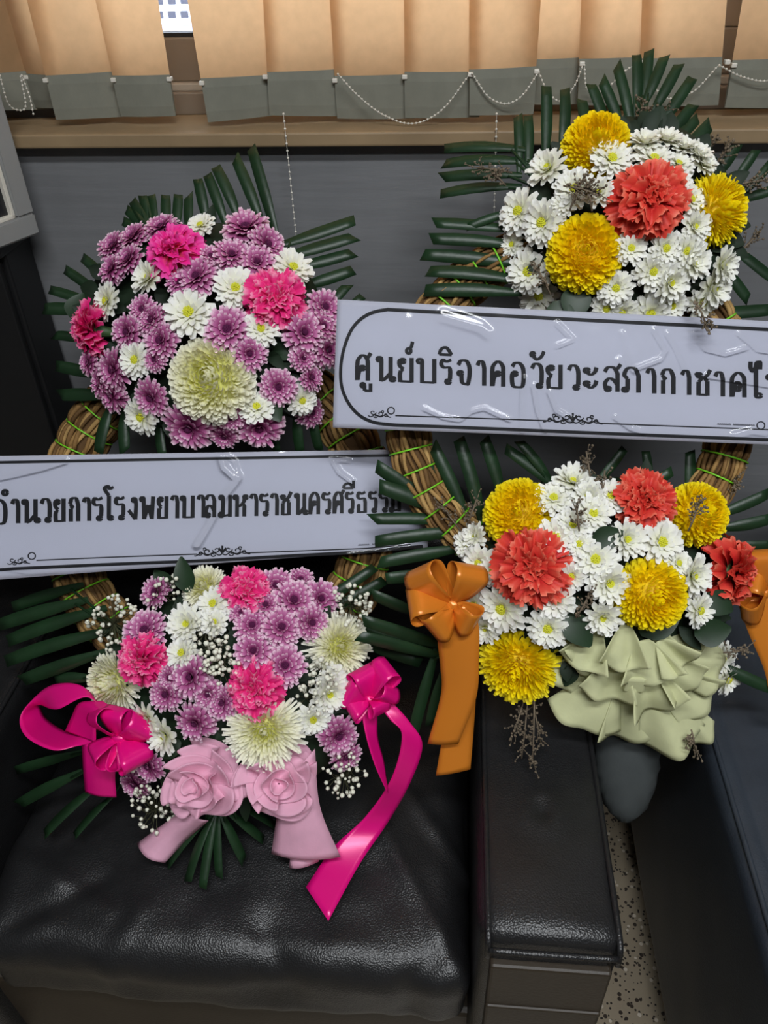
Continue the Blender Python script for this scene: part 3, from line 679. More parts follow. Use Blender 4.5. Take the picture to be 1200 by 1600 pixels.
def ruffle(wr, name, px, py, off, layers, m, parent, tilt=(0, 0), squash=1.0, seed=0, arc=None):
    """gathered fabric: stacked wavy discs, each layer one sub-part"""
    rr = random.Random(seed); c = wr.at(px, py, off); k = depth(c)/F; nrm = (wr.n+wr.u*tilt[0]+wr.v*tilt[1]).normalized()
    u = (wr.u-nrm*wr.u.dot(nrm)).normalized(); v = nrm.cross(u); out = []
    for (R1, freq, amp, lift, rise) in layers:
        V, Fc = [], []; NA, NR = 96, 12; ph = rr.random()*6; ph2 = rr.random()*6
        a0, a1 = arc if arc else (0, 2*math.pi)
        for i in range(NR+1):
            s = i/NR
            for j in range(NA+1):
                a = a0+(a1-a0)*j/NA
                wv = math.sin(freq*a+ph+1.2*s+.9*math.sin(2*a+ph2)); rad = R1*k*(.10+.90*s)*(1+.10*math.sin(3*a+ph2)*s+.05*wv*s)
                aa = a+.20*math.cos(freq*a+ph+.9*math.sin(2*a+ph2))*s
                z = lift*k+amp*k*wv*s**1.2+rise*k*s*s
                V.append(c+u*math.cos(aa)*rad+v*math.sin(aa)*rad*squash+nrm*z)
        for i in range(NR):
            for j in range(NA): a = i*(NA+1)+j; Fc.append((a, a+1, a+NA+2, a+NA+1))
        o = obj(name, mesh(name, V, Fc, m), parent); md = o.modifiers.new('thickness', 'SOLIDIFY'); md.thickness = .0008; md.offset = 0; out.append(o)
    return out

def fold(wr, name, base, tip, width, boff, toff, depth_px, m, parent, curl=.3, sgn=1, n=14):
    """one scooped fold of gathered fabric: narrow at the gather, a flaring trough with a curled rim at the tip"""
    B = wr.at(base[0], base[1], boff); T = wr.at(tip[0], tip[1], toff); d = T-B; L = d.length; d.normalize()
    nr = (wr.n-d*wr.n.dot(d)).normalized(); sd = d.cross(nr); k = depth(T)/F; wv = width*k*.5; dp = depth_px*k; V, Fc = [], []; na = 20
    ph = (base[0]*.7+tip[1]*.3) % 6.28
    for i in range(n+1):
        s = i/n
        for j in range(na+1):
            a = (j/na-.5)*2; prof = .16+.84*s**.75
            x = a*wv*prof; y = L*(s*(1-.16*a*a*s)+.03*s*math.sin(a*5+ph))
            z = dp*s*(sgn*math.cos(a*2.4)*.95+.42*math.sin(a*4.6+ph))+curl*dp*max(0, s-.72)**1.2*7*math.cos(a*3+ph)
            V.append(B+d*y+sd*x+nr*z)
    for i in range(n):
        for j in range(na): q = i*(na+1)+j; Fc.append((q, q+1, q+na+2, q+na+1))
    o = obj(name, mesh(name, V, Fc, m), parent); md = o.modifiers.new('thickness', 'SOLIDIFY'); md.thickness = .0009; md.offset = 0
    return o

# ------------------------------------------------------------------ left wreath: pink, purple and white
zb = at_z(340, 1300, .478); zt = at_y(340, 330, -.14)
WL = Wreath('funeral_wreath', (zb.y, zb.z), (zt.y, zt.z), 'wreath of pink, purple and white flowers with hot pink ribbons on the black armchair')
WL.start(340, 1290)
WL.ring(338, 805, -.032, 243, 38)
LT = (318, 512, 222, 192, .10, .035); LB = (365, 1085, 225, 200, .10, .035)
WL.foam(LT, .70, 90); WL.foam(LB, .70, 90)
for f in [('P', 200, 405, 50), ('P', 176, 385, 52), ('P', 208, 370, 52), ('P', 175, 420, 48), ('P', 252, 355, 54), ('O', 267, 390, 92, None, None, None, 1, .012), ('W', 313, 352, 44), ('W', 231, 433, 56),
          ('P', 307, 432, 66), ('W', 166, 470, 54), ('W', 295, 488, 74), ('P', 222, 483, 44), ('P', 236, 500, 50), ('K', 136, 515, 88, -1.5, .0), ('P', 384, 356, 74, .1, .7), ('P', 362, 398, 58), ('P', 402, 410, 56),
          ('P', 418, 382, 60, .9, .3), ('W', 458, 418, 62), ('W', 368, 450, 64), ('K', 432, 464, 96, .25, .1, 1, 1, .012), ('P', 508, 480, 56), ('P', 475, 520, 64), ('P', 355, 515, 72), ('W', 408, 513, 54), ('P', 390, 553, 54),
          ('P', 474, 560, 40), ('P', 513, 547, 54), ('P', 505, 510, 50), ('P', 435, 605, 56), ('P', 487, 590, 42, 1.3, .2), ('W', 472, 626, 46), ('P', 487, 645, 46, 1.2, -.3), ('W', 401, 636, 54, .1, .4), ('P', 405, 668, 72, .2, -.9, 3),
          ('P', 360, 652, 46), ('P', 350, 682, 44, 0, -1), ('B', 325, 590, 134, 0, .0, 0, .9, .01), ('P', 198, 519, 54), ('P', 250, 532, 58), ('P', 176, 578, 62), ('P', 157, 597, 48, -1, -.1), ('P', 174, 618, 54, -.7, -.6, 3),
          ('W', 211, 562, 54), ('P', 241, 562, 38), ('P', 235, 622, 58), ('W', 220, 652, 56), ('P', 295, 668, 78, -.1, -.8, 3), ('P', 138, 567, 40), ('P', 280, 440, 44), ('P', 330, 400, 40)]:
    WL.flower(LT, *f)
for f in [('P', 242, 925, 50), ('P', 226, 985, 66, -.1, .6), ('K', 219, 1032, 84, -.35, .1, 0, 1, .01), ('B', 168, 1068, 92, -.6, 0, 1), ('W', 291, 975, 60), ('W', 333, 943, 52), ('W', 284, 1020, 50), ('B', 317, 915, 66, -.1, .5, 1),
          ('W', 335, 972, 42), ('P', 298, 1058, 68), ('P', 259, 1085, 54), ('K', 380, 922, 80, 0, .3, 1, 1, .01), ('P', 431, 915, 54), ('P', 459, 938, 66), ('P', 501, 936, 60, .5, .3), ('P', 440, 980, 62), ('P', 487, 973, 54, .7, .1),
          ('P', 394, 977, 54), ('P', 396, 1017, 60), ('P', 445, 1040, 64), ('P', 377, 957, 38), ('K', 396, 1078, 92, .05, 0, 2, 1, .012), ('B', 534, 1010, 92, .5, .2, 2), ('W', 515, 1085, 62), ('W', 489, 1124, 50), ('W', 520, 1062, 48),
          ('P', 529, 1150, 60), ('P', 541, 1182, 50, .7, -.4), ('B', 412, 1146, 112, .1, -.05, 2, .9, .012), ('P', 305, 1129, 62), ('P', 347, 1098, 52), ('W', 228, 1124, 54), ('W', 256, 1150, 60), ('P', 231, 1197, 52), ('P', 210, 1225, 52),
          ('P', 325, 1085, 48), ('P', 415, 945, 46), ('P', 265, 1060, 40), ('P', 470, 905, 40)]:
    WL.flower(LB, *f)
# palm fronds of the left wreath
WL.frond([(391, 231, 430, 362, 16, .03), (366, 247, 405, 341, 16, .03), (336, 261, 368, 332, 16, .03), (323, 273, 348, 339, 15, .03), (308, 280, 320, 335, 15, .03)], (380, 420))
WL.frond([(294, 305, 294, 345), (278, 304, 275, 345), (258, 305, 258, 345), (236, 305, 240, 347), (222, 306, 231, 349), (206, 314, 229, 353), (197, 328, 224, 353), (192, 346, 210, 357)], (280, 420), .03, .02)
WL.frond([(554, 343, 453, 378, 17, .02), (554, 369, 453, 399, 17, .02), (552, 394, 472, 415, 16, .02), (552, 421, 480, 445, 16, .02), (543, 445, 513, 477, 14, .02), (566, 462, 530, 495, 13, .02)], (440, 440))
WL.frond([(128, 403, 162, 433), (101, 422, 146, 454), (77, 454, 144, 477), (68, 484, 114, 486, 18), (84, 525, 120, 530), (87, 573, 137, 584, 17), (93, 619, 155, 620, 18)], (230, 520))
WL.frond([(155, 708, 171, 648, 16, .05), (196, 706, 196, 655, 16, .05), (432, 706, 428, 660, 15, .02, .035), (470, 706, 466, 655, 15, .015, .035), (500, 704, 490, 650, 14, .01, .03), (255, 712, 250, 670, 14, .05)], (320, 600), .05)
WL.frond([(0, 978, 117, 943, 19), (12, 1004, 146, 957, 19), (9, 1036, 157, 990, 19), (35, 1065, 146, 1025, 19), (20, 950, 110, 920, 16), (85, 1060, 130, 1060, 15)], (250, 1030), .02, .01)
WL.frond([(70, 1305, 137, 1243, 17, 'z0.50'), (117, 1307, 160, 1261, 15, 'z0.50'), (30, 1258, 110, 1215, 16, .01), (25, 1205, 110, 1180, 14, .0)], (250, 1150), .03)
WL.frond([(683, 1010, 569, 978, 19), (659, 1033, 557, 995, 19), (600, 905, 520, 950, 16), (585, 885, 500, 940, 15)], (450, 1050), .03, .02)
WL.frond([(318, 1388, 334, 1290, 13, 'z0.49'), (344, 1371, 342, 1290, 12, 'z0.49'), (295, 1378, 328, 1290, 14, 'z0.49'), (262, 1354, 320, 1285, 15, 'z0.49'), (382, 1345, 352, 1285, 14, 'z0.49'), (412, 1312, 370, 1280, 14, 'z0.495'), (230, 1330, 300, 1270, 13, 'z0.495'), (430, 1290, 380, 1262, 16, 'z0.50')], (345, 1200), .06)
for px, py, o, a, L, wd in ((295, 925, .09, 1.8, .05, .016), (268, 918, .05, 2.4, .035, .014), (282, 1158, .09, -2.6, .04, .016), (345, 1140, .085, -1.8, .03, .012), (425, 548, .085, .1, .05, .018), (440, 575, .07, -.4, .045, .016), (115, 500, .07, 1.2, .04, .018), (410, 610, .09, -1, .05, .02)): WL.broad_leaf(px, py, o, a, L, wd)
for g in ((178, 975, 42, 70, .075), (335, 1020, 34, 45, .145), (348, 1045, 28, 30, .15), (548, 945, 32, 50, .09), (245, 1262, 42, 60, .07), (200, 1180, 24, 14, .1), (538, 1212, 36, 46, .085), (505, 1055, 26, 34, .125), (488, 1090, 26, 26, .13), (255, 930, 34, 20, .09), (320, 992, 30, 24, .14)): WL.gyp(*g)
# hot pink bows
bw = WL.knot(188, 1152, .105, 15, M_SATINP, 'hot pink satin bow at the lower left of the pink wreath')
for tip, wd, h, ro in (((150, 1112), 52, .030, .9), ((148, 1188), 46, .028, -.9), ((216, 1196), 52, .032, .8), ((226, 1128), 50, .032, -.7), ((182, 1108), 40, .03, .3), ((190, 1204), 40, .03, 1.3)): WL.loop((188, 1152), tip, wd, .105, h, ro, M_SATINP, bw)
WL.strip('bow_loop', [(150, 1160, .09), (120, 1166, .09), (83, 1172, .10), (42, 1152, .09), (31, 1123, .07), (50, 1094, .06), (83, 1070, .07), (130, 1073, .085), (170, 1120, .095)], [(150, 1145, .09), (129, 1150, .08), (100, 1142, .05), (73, 1123, .03), (62, 1103, .03), (66, 1102, .05), (90, 1108, .10), (140, 1090, .10), (180, 1140, .10)], M_SATINP, bw)
WL.strip('bow_loop', [(102, 1142, .07), (112, 1120, .08), (125, 1098, .09), (160, 1095, .1)], [(150, 1160, .10), (150, 1135, .11), (152, 1112, .12), (175, 1105, .115)], M_SATINP, bw)
WL.strip('bow_tail', [(128, 1160, .085), (130, 1200, .08), (133, 1238, .065)], [(185, 1170, .09), (180, 1210, .08), (182, 1246, .065)], M_SATINP, bw, ripple=.006)
bw = WL.knot(578, 1092, .09, 13, M_SATINP, 'hot pink satin bow with long tail at the lower right of the pink wreath')
for tip, wd, h, ro in (((608, 1042), 46, .030, .7), ((566, 1046), 46, .03, -.6), ((540, 1078), 48, .028, .3), ((545, 1112), 40, .026, -.5), ((612, 1078), 42, .028, -.9), ((596, 1112), 36, .026, .9)): WL.loop((578, 1092), tip, wd, .09, h, ro, M_SATINP, bw)
WL.strip('bow_tail', [(562, 1100, .085), (572, 1150, .09), (586, 1196, .085), (606, 1240, .07)], [(590, 1100, .085), (590, 1150, .07), (600, 1190, .065), (606, 1234, .06)], M_SATINP, bw)
WL.strip('bow_tail', [(592, 1104, .085), (610, 1125, .09), (628, 1150, .085), (612, 1215, .06), (572, 1275, 'z0.53'), (520, 1325, 'z0.50'), (478, 1386, 'z0.488')], [(612, 1096, .085), (640, 1128, .08), (660, 1165, .07), (640, 1225, .05), (606, 1285, 'z0.515'), (562, 1350, 'z0.492'), (513, 1439, 'z0.488')], M_SATINP, bw, 8)
# pale pink fabric rosettes with tails
ros = tag(obj('fabric_rosette', box_me('fabric_rosette', -.012, .012, -.012, .012, -.012, .012, M_FELTP, .004), WL.root, Matrix.Translation(WL.at(380, 1215, .10))), 'pale pink nonwoven fabric rosettes under the cream chrysanthemum')
RL = [(66, 3, 15, 0, 4), (60, 5, 14, 9, 10), (50, 4, 14, 17, 14), (38, 3, 13, 24, 18), (25, 3, 9, 30, 18), (13, 2, 5, 34, 16)]
ruffle(WL, 'fabric_fold', 322, 1218, .095, RL, M_FELTP, ros, (-.2, .1), .9, 3)
ruffle(WL, 'fabric_fold', 436, 1216, .095, RL, M_FELTP, ros, (.2, .1), .9, 5)
WL.strip('fabric_tail', [(296, 1258, .085), (255, 1288, .06), (214, 1318, 'z0.50')], [(326, 1282, .085), (292, 1312, .06), (258, 1348, 'z0.50')], M_FELTP, ros, 8, .016)
WL.strip('fabric_tail', [(440, 1225, .085), (432, 1280, .075), (424, 1334, 'z0.515')], [(492, 1170, .10), (500, 1260, .09), (532, 1339, 'z0.515')], M_FELTP, ros, 8, .016)
WL.strip('fabric_tail', [(458, 1290, .06), (452, 1356, 'z0.498')], [(502, 1290, .06), (498, 1346, 'z0.498')], M_FELTP, ros, 8, .01)

# ------------------------------------------------------------------ right wreath: yellow, white and coral
zb = at_z(985, 1150, .635); zt = at_y(985, 80, -.10)
WR = Wreath('funeral_wreath', (zb.y, zb.z), (zt.y, zt.z), 'wreath of yellow, white and coral flowers with orange ribbons behind the armrest')
WR.start(985, 1140)
WR.ring(886, 640, .022, 252, 34)
RT = (985, 338, 195, 182, .10, .035); RB = (945, 908, 240, 190, .10, .035)
WR.foam(RT, .70, 90); WR.foam(RB, .70, 90)
for f in [('Y', 932, 218, 104, -.15, .3, 0), ('W', 855, 262, 62), ('W', 956, 248, 64, .1, .3), ('W', 810, 330, 64), ('W', 847, 348, 66), ('W', 898, 295, 62), ('W', 935, 300, 48), ('Y', 916, 394, 118, -.1, -.05, 1), ('W', 800, 382, 38, -.7, 0),
          ('W', 826, 424, 66), ('W', 842, 462, 60, -.3, -.6), ('W', 962, 450, 52, 0, -.3), ('W', 972, 488, 48), ('W', 948, 482, 48, -.2, -.6), ('C', 1018, 310, 122, .0, .05, 0, 1, .015), ('Y', 1132, 325, 104, .9, .05, 2), ('W', 1008, 222, 52, 0, .9, 3), ('W', 1040, 218, 50, .2, 1, 3),
          ('W', 1022, 248, 62, 0, .7), ('W', 1088, 240, 52, .5, .8, 3), ('W', 1060, 256, 48, .2, .6), ('W', 1100, 256, 46), ('W', 1068, 230, 46, .3, .9, 3), ('W', 1080, 312, 50), ('W', 1086, 354, 50), ('W', 1084, 410, 62), ('W', 1020, 424, 58), ('W', 1048, 442, 62),
          ('W', 1072, 392, 54), ('W', 1116, 450, 66, .7, -.4, 3), ('W', 1016, 490, 62, 0, -.5), ('W', 1130, 414, 56, .9, -.2, 3), ('W', 986, 388, 48), ('W', 1098, 472, 52, .4, -.7), ('W', 1040, 388, 54), ('W', 1050, 478, 46), ('W', 880, 318, 40), ('W', 1060, 285, 46)]:
    WR.flower(RT, *f)
for f in [('Y', 808, 801, 110, -.3, .25, 0), ('C', 832, 886, 120, -.15, .05, 1, 1, .015), ('W', 869, 838, 60), ('W', 927, 802, 60), ('W', 895, 820, 54), ('W', 930, 874, 68), ('W', 865, 778, 58, -.1, .7), ('W', 895, 752, 62, 0, .9, 3), ('W', 919, 775, 54), ('W', 730, 850, 48, -.8, .2),
          ('W', 748, 880, 54, -.5, 0), ('W', 741, 838, 44), ('W', 955, 775, 54), ('W', 769, 893, 46), ('C', 1010, 780, 100, .15, .4, 2, 1, .01), ('Y', 1100, 801, 98, .5, .3, 1), ('W', 980, 843, 62), ('W', 1034, 847, 68), ('W', 1084, 900, 64), ('C', 1152, 895, 108, 1.2, .0, 0), ('Y', 1024, 934, 112, .2, -.1, 0, 1, .01),
          ('W', 953, 912, 70), ('W', 942, 966, 58, 0, -.2), ('Y', 806, 1048, 118, -.3, -.3, 2, 1, .01), ('W', 784, 951, 76), ('W', 867, 936, 62), ('W', 856, 982, 62), ('W', 741, 945, 48), ('W', 758, 982, 50, -.5, -.4), ('W', 1094, 954, 52), ('W', 1138, 1062, 50, .7, -.4), ('W', 1128, 1030, 52, .6, -.2), ('W', 905, 850, 46), ('W', 893, 900, 44), ('W', 1060, 880, 44)]:
    WR.flower(RB, *f)
WR.frond([(694, 234, 799, 234), (693, 258, 806, 254), (690, 279, 794, 275), (688, 305, 794, 294)], (860, 300), .03, .0, 22, 15)
WR.frond([(678, 350, 789, 359, 16), (730, 356, 788, 336, 12), (673, 375, 789, 382, 17), (660, 400, 801, 412, 18), (668, 426, 799, 438, 18), (663, 456, 794, 458, 19)], (880, 420), .05, .05)
WR.frond([(808, 181, 810, 247), (824, 181, 824, 251), (852, 135, 851, 237, 16), (881, 139, 876, 237, 16), (908, 156, 911, 181, 15)], (880, 320), .03, .02)
WR.frond([(922, 132, 939, 177, 15), (939, 125, 962, 181, 15), (962, 102, 983, 191, 15), (993, 86, 993, 153, 15), (1013, 79, 1004, 149, 15), (1037, 88, 1013, 146, 15), (1060, 100, 1027, 160, 15), (1081, 121, 1032, 191, 16), (1083, 163, 1046, 205, 16), (1090, 184, 1060, 214, 15), (1109, 193, 1081, 223, 19)], (1000, 290), .03, .02, 30)
WR.frond([(1151, 226, 1125, 265, 15), (1181, 234, 1156, 270, 13), (1202, 256, 1179, 284, 12), (1225, 290, 1160, 310, 14)], (1090, 330), .02, .02)
WR.frond([(1170, 468, 1144, 433, 15), (1215, 440, 1150, 390, 15), (1210, 482, 1107, 489, 18), (1150, 520, 1120, 470, 11)], (1060, 420), .03, .02)
WR.frond([(587, 729, 669, 785, 20), (592, 761, 672, 790, 22), (581, 813, 691, 813, 17), (586, 848, 725, 830, 18), (592, 881, 709, 859, 18), (603, 905, 667, 899, 18), (581, 929, 640, 953, 17), (566, 971, 680, 1006, 18, .10), (560, 995, 677, 1022, 18, .10)], (800, 880), .03, .055)
WR.frond([(651, 697, 693, 793, 18), (675, 697, 725, 803, 18), (715, 686, 749, 803, 19), (755, 686, 779, 761, 18), (789, 702, 859, 755, 16), (810, 690, 850, 740, 14)], (820, 850), .03, .04)
WR.frond([(1008, 705, 1012, 740, 13), (1077, 705, 1075, 761, 15), (975, 700, 940, 745, 13), (1050, 735, 1010, 760, 15), (1120, 740, 1085, 770, 16), (1205, 809, 1141, 822, 17), (1200, 770, 1130, 800, 16), (1205, 850, 1150, 850, 14)], (1000, 850), .03, .03)
WR.frond([(645, 1157, 678, 1030, 16, .02), (672, 1135, 690, 1060, 14, .02), (690, 1120, 700, 1060, 12, .02), (1206, 1075, 1140, 1045, 17, .04)], (800, 980), .04)
for px, py, o, a, L, wd in ((900, 448, .10, -1.6, .045, .020), (1085, 990, .10, .2, .045, .020), (1125, 972, .09, 2.9, .04, .018), (925, 845, .13, .3, .04, .016), (1100, 930, .1, -.5, .04, .018), (885, 960, .12, -.9, .05, .02), (870, 470, .1, -1.4, .05, .02), (1000, 990, .1, .6, .06, .02)): WR.broad_leaf(px, py, o, a, L, wd)
for q in ((800, 270, 745, 262, .05), (790, 290, 770, 272, .06), (990, 220, 1005, 160, .05), (1000, 215, 1040, 170, .05), (1095, 260, 1110, 222, .06), (1150, 290, 1190, 282, .04), (1120, 255, 1140, 225, .05), (1150, 400, 1185, 365, .03), (890, 330, 905, 285, .145), (925, 330, 915, 280, .145), (860, 460, 840, 420, .12), (1085, 470, 1104, 508, .145),
          (720, 830, 690, 790, .06), (730, 820, 745, 780, .07), (925, 770, 916, 705, .09), (940, 780, 945, 735, .1), (905, 830, 900, 790, .14), (900, 965, 920, 930, .14), (1075, 830, 1090, 790, .155), (1140, 780, 1150, 745, .05), (1130, 1020, 1165, 1015, .08), (825, 1090, 815, 1185, .05), (830, 1085, 845, 1160, .055), (820, 1090, 800, 1150, .05), (835, 1095, 832, 1190, .07), (1080, 1140, 1085, 1165, .07), (880, 290, 940, 305, .15)): WR.sprig(*q)
# orange bows
bw = WR.knot(708, 944, .105, 14, M_SATINO, 'orange satin bow hanging left of the coral carnation')
for tip, wd, h, ro in (((655, 890), 62, .034, .7), ((640, 945), 60, .032, -.8), ((735, 886), 56, .036, -.5), ((672, 984), 56, .032, .5), ((742, 975), 50, .03, -.6)): WR.loop((708, 944), tip, wd, .105, h, ro, M_SATINO, bw)
WR.strip('bow_tail', [(692, 950, .10), (684, 995, .095), (688, 1040, .085), (689, 1085, .075), (668, 1162, .06)], [(735, 945, .105), (748, 978, .105), (748, 1030, .095), (744, 1090, .08), (716, 1162, .065)], M_SATINO, bw, 8, .004)
WR.strip('bow_tail', [(706, 1000, .075), (705, 1080, .065), (690, 1160, .05), (681, 1212, .045)], [(748, 1000, .075), (744, 1080, .065), (740, 1140, .05), (735, 1202, .045)], M_SATINO, bw, 8, .003)
bw = WR.knot(1195, 925, .06, 12, M_SATINO, 'orange satin bow at the right edge beside the coral carnation')
for tip, wd, h, ro in (((1185, 862), 52, .03, .5), ((1170, 905), 50, .03, -.6), ((1240, 880), 50, .03, .5), ((1165, 960), 48, .028, .8)): WR.loop((1195, 925), tip, wd, .06, h, ro, M_SATINO, bw)
WR.strip('bow_tail', [(1150, 935, .055), (1170, 990, .05), (1195, 1050, .045), (1205, 1110, .04)], [(1215, 930, .055), (1225, 990, .05), (1235, 1050, .045), (1240, 1110, .04)], M_SATINO, bw, 8, .004)
# pale green gathered fabric and the wrapped foot below it
grn = tag(obj('fabric_ruffle', box_me('fabric_ruffle', -.014, .014, -.014, .014, -.014, .014, M_FELTG, .004), WR.root, Matrix.Translation(WR.at(990, 1060, .085))), 'pale green gathered fabric ruffle below the yellow pompons')
for (tx, ty, wd, to, dp, sg, bx, by, bo) in ((905, 1137, 124, .045, 13, 1, 955, 1045, .065), (983, 1164, 104, .04, 13, -1, 985, 1050, .065), (1060, 1172, 108, .045, 15, 1, 1015, 1055, .065), (1112, 1108, 100, .05, 16, -1, 1015, 1045, .07), (1126, 1045, 96, .05, 14, 1, 1020, 1035, .075), (868, 1060, 96, .055, 14, 1, 955, 1020, .075), (1085, 992, 90, .06, 12, 1, 1010, 1040, .075),
      (1102, 1160, 60, .03, 8, 1, 1050, 1080, .05), (945, 1098, 92, .085, 20, -1, 965, 1020, .09), (1035, 1118, 98, .085, 20, -1, 1005, 1035, .09), (1088, 1080, 84, .09, 20, -1, 1020, 1025, .09), (890, 1032, 84, .09, 18, 1, 955, 995, .09), (1060, 1008, 80, .095, 16, -1, 1005, 1035, .09),
      (905, 1046, 84, .108, 20, -1, 935, 985, .10), (1022, 1072, 104, .112, 22, -1, 1005, 1000, .105), (1070, 1048, 74, .112, 18, -1, 1030, 1000, .105), (973, 1050, 78, .122, 24, -1, 978, 976, .115)):
    fold(WR, 'fabric_fold', (bx, by), (tx, ty), wd, bo, to, dp, M_FELTG, grn, .3, sg)
foot = []; V, Fc = [], []
p1 = at_z(980, 1130, .60); p2 = at_z(976, 1284, .50)
tube(V, Fc, [p1.lerp(p2, k/12) for k in range(13)], lambda t: .050*math.sqrt(max(.02, 1-t**2.6)), 20)
V = [v+Vector((.002*math.sin(i*1.7), 0, 0)) for i, v in enumerate(V)]
tag(obj('wrapped_foot', mesh('wrapped_foot', V, Fc, M_FELTX), WR.root), 'grey fabric wrapped foot of the wreath beside the armrest')

# ------------------------------------------------------------------ Thai lettering, drawn stroke by stroke
def circ(x, y, r, a0=0, n=14): return [(x+r*math.cos(a0+2*math.pi*i/n), y+r*math.sin(a0+2*math.pi*i/n)) for i in range(n+1)]
def sp(*p): return [(v.x, v.y) for v in catmull([(a, b, 0) for a, b in p], 6)]
def ln(*p): return list(p)
HD = lambda x, y, r=.085: circ(x, y, r)
_arch = lambda x0, x1, s=.62: sp((x0, s), (x0+.04, .82), ((x0+x1)/2-.05, 1), ((x0+x1)/2+.12, .98), (x1-.02, .82), (x1, s))
G = {
 'น': (.78, [HD(.1, .89), ln((.19, .9), (.19, 0)), sp((.19, .02), (.35, .1), (.55, .3)), ln((.60, 1), (.60, .12)), HD(.69, .1)]),
 'ย': (.68, [HD(.2, .86), sp((.2, .95), (.06, .86), (.08, .66), (.24, .53)), ln((.24, .53), (.12, .46)), sp((.12, .46), (.08, .3), (.1, .0)), ln((.1, .03), (.6, .03)), ln((.6, 0), (.6, 1))]),
 'บ': (.76, [HD(.1, .89), ln((.19, .9), (.19, 0)), ln((.19, .03), (.68, .03)), ln((.68, 0), (.68, 1))]),
 'ร': (.56, [sp((.52, 1), (.3, .92), (.12, .98), (.05, .8), (.18, .68), (.4, .68), (.47, .55), (.46, .2)), HD(.37, .1)]),
 'จ': (.66, [sp((.06, .8), (.18, .98), (.42, .98), (.56, .75), (.57, .4), (.5, .05), (.42, .02)), sp((.42, .02), (.24, .1), (.2, .38)), HD(.15, .47)]),
 'า': (.5, [sp((.06, .82), (.16, .98), (.34, .96), (.42, .72)), ln((.42, .75), (.42, 0))]),
 'ค': (.76, [ln((.1, 0), (.1, .62)), _arch(.1, .66), ln((.66, .62), (.66, 0)), HD(.38, .52), sp((.30, .48), (.18, .3), (.12, .02))]),
 'ด': (.76, [ln((.1, 0), (.1, .62)), _arch(.1, .66), ln((.66, .62), (.66, 0)), HD(.36, .34), sp((.44, .36), (.46, .52), (.34, .62), (.22, .42), (.12, .02))]),
 'ศ': (.84, [ln((.1, 0), (.1, .6)), _arch(.1, .64, .6), ln((.64, .62), (.64, 0)), HD(.36, .5), sp((.28, .46), (.18, .3), (.12, .02)), sp((.56, .88), (.68, .98), (.78, 1.12))]),
 'อ': (.72, [HD(.2, .55), sp((.2, .64), (.08, .55), (.06, .3), (.12, .05), (.35, .0), (.58, .06), (.64, .4), (.6, .8), (.42, .99), (.2, .98), (.07, .84))]),
 'ว': (.58, [sp((.05, .8), (.16, .98), (.38, .97), (.49, .74), (.49, .2)), HD(.4, .1)]),
 'ะ': (.6, [HD(.12, .82), sp((.12, .73), (.3, .66), (.46, .78), (.52, .96)), HD(.12, .28), sp((.12, .19), (.3, .12), (.46, .24), (.52, .42))]),
 'ล': (.74, [sp((.06, .8), (.2, .98), (.48, .98), (.62, .76)), ln((.62, .78), (.62, 0)), HD(.2, .1), sp((.11, .1), (.08, .34), (.24, .52), (.44, .48), (.6, .3))]),
 'ส': (.8, [sp((.06, .8), (.2, .98), (.46, .98), (.62, .76)), ln((.62, .78), (.62, 0)), HD(.2, .1), sp((.11, .1), (.08, .34), (.24, .52), (.44, .48), (.6, .3)), sp((.52, .9), (.64, .98), (.76, 1.14))]),
 'ภ': (.8, [HD(.1, .1), ln((.2, .1), (.2, .56)), sp((.2, .56), (.06, .72), (.2, .98), (.5, .99), (.66, .72)), ln((.66, .74), (.66, 0))]),
 'ก': (.72, [ln((.12, 0), (.12, .56)), ln((.12, .56), (.22, .64), (.06, .76)), sp((.06, .76), (.18, .98), (.46, .99), (.61, .72)), ln((.61, .74), (.61, 0))]),
 'ช': (.8, [HD(.22, .84), sp((.12, .86), (.05, .94)), sp((.3, .8), (.3, .66), (.2, .56)), ln((.2, .56), (.2, 0)), ln((.2, .03), (.62, .03)), ln((.62, 0), (.62, .6)), sp((.62, .6), (.5, .74), (.62, .86), (.76, 1.08))]),
 'ไ': (.5, [HD(.36, .1), ln((.28, .1), (.28, 1.3)), sp((.28, 1.25), (.3, 1.46), (.42, 1.5), (.42, 1.2)), sp((.28, 1.3), (.18, 1.1), (.1, 1.25), (.1, 1.5))]),
 'โ': (.5, [HD(.36, .1), ln((.27, .1), (.27, 1.08)), sp((.27, 1.08), (.1, 1.28), (.05, 1.42), (.2, 1.5), (.3, 1.38), (.5, 1.45))]),
 'ง': (.6, [HD(.38, .86), sp((.46, .9), (.5, .6), (.46, .0)), ln((.46, .02), (.06, .42))]),
 'พ': (.86, [HD(.1, .89), ln((.18, .9), (.22, 0)), ln((.22, .02), (.46, .62)), ln((.46, .62), (.68, .02)), ln((.68, 0), (.74, 1))]),
 'ม': (.76, [HD(.1, .89), ln((.2, .9), (.2, .1)), HD(.1, .1, .1), ln((.2, .04), (.66, .1)), ln((.66, 0), (.66, 1))]),
 'ห': (.8, [HD(.1, .89), ln((.19, .9), (.19, 0)), sp((.19, .45), (.4, .52), (.56, .66), (.6, .8)), HD(.66, .88), sp((.5, .58), (.6, .48), (.6, .3)), ln((.6, .4), (.6, 0))]),
 'ธ': (.68, [sp((.58, 1), (.34, .92), (.14, .98), (.06, .8), (.2, .68), (.5, .68), (.58, .5)), ln((.58, .55), (.58, 0)), ln((.58, .03), (.12, .03)), ln((.12, 0), (.12, .4)), ln((.06, .4), (.2, .4))]),
 'ท': (.8, [HD(.1, .89), ln((.19, .9), (.19, 0)), sp((.19, .4), (.4, .85), (.56, .98), (.68, .8)), ln((.68, .84), (.68, 0))]),
}
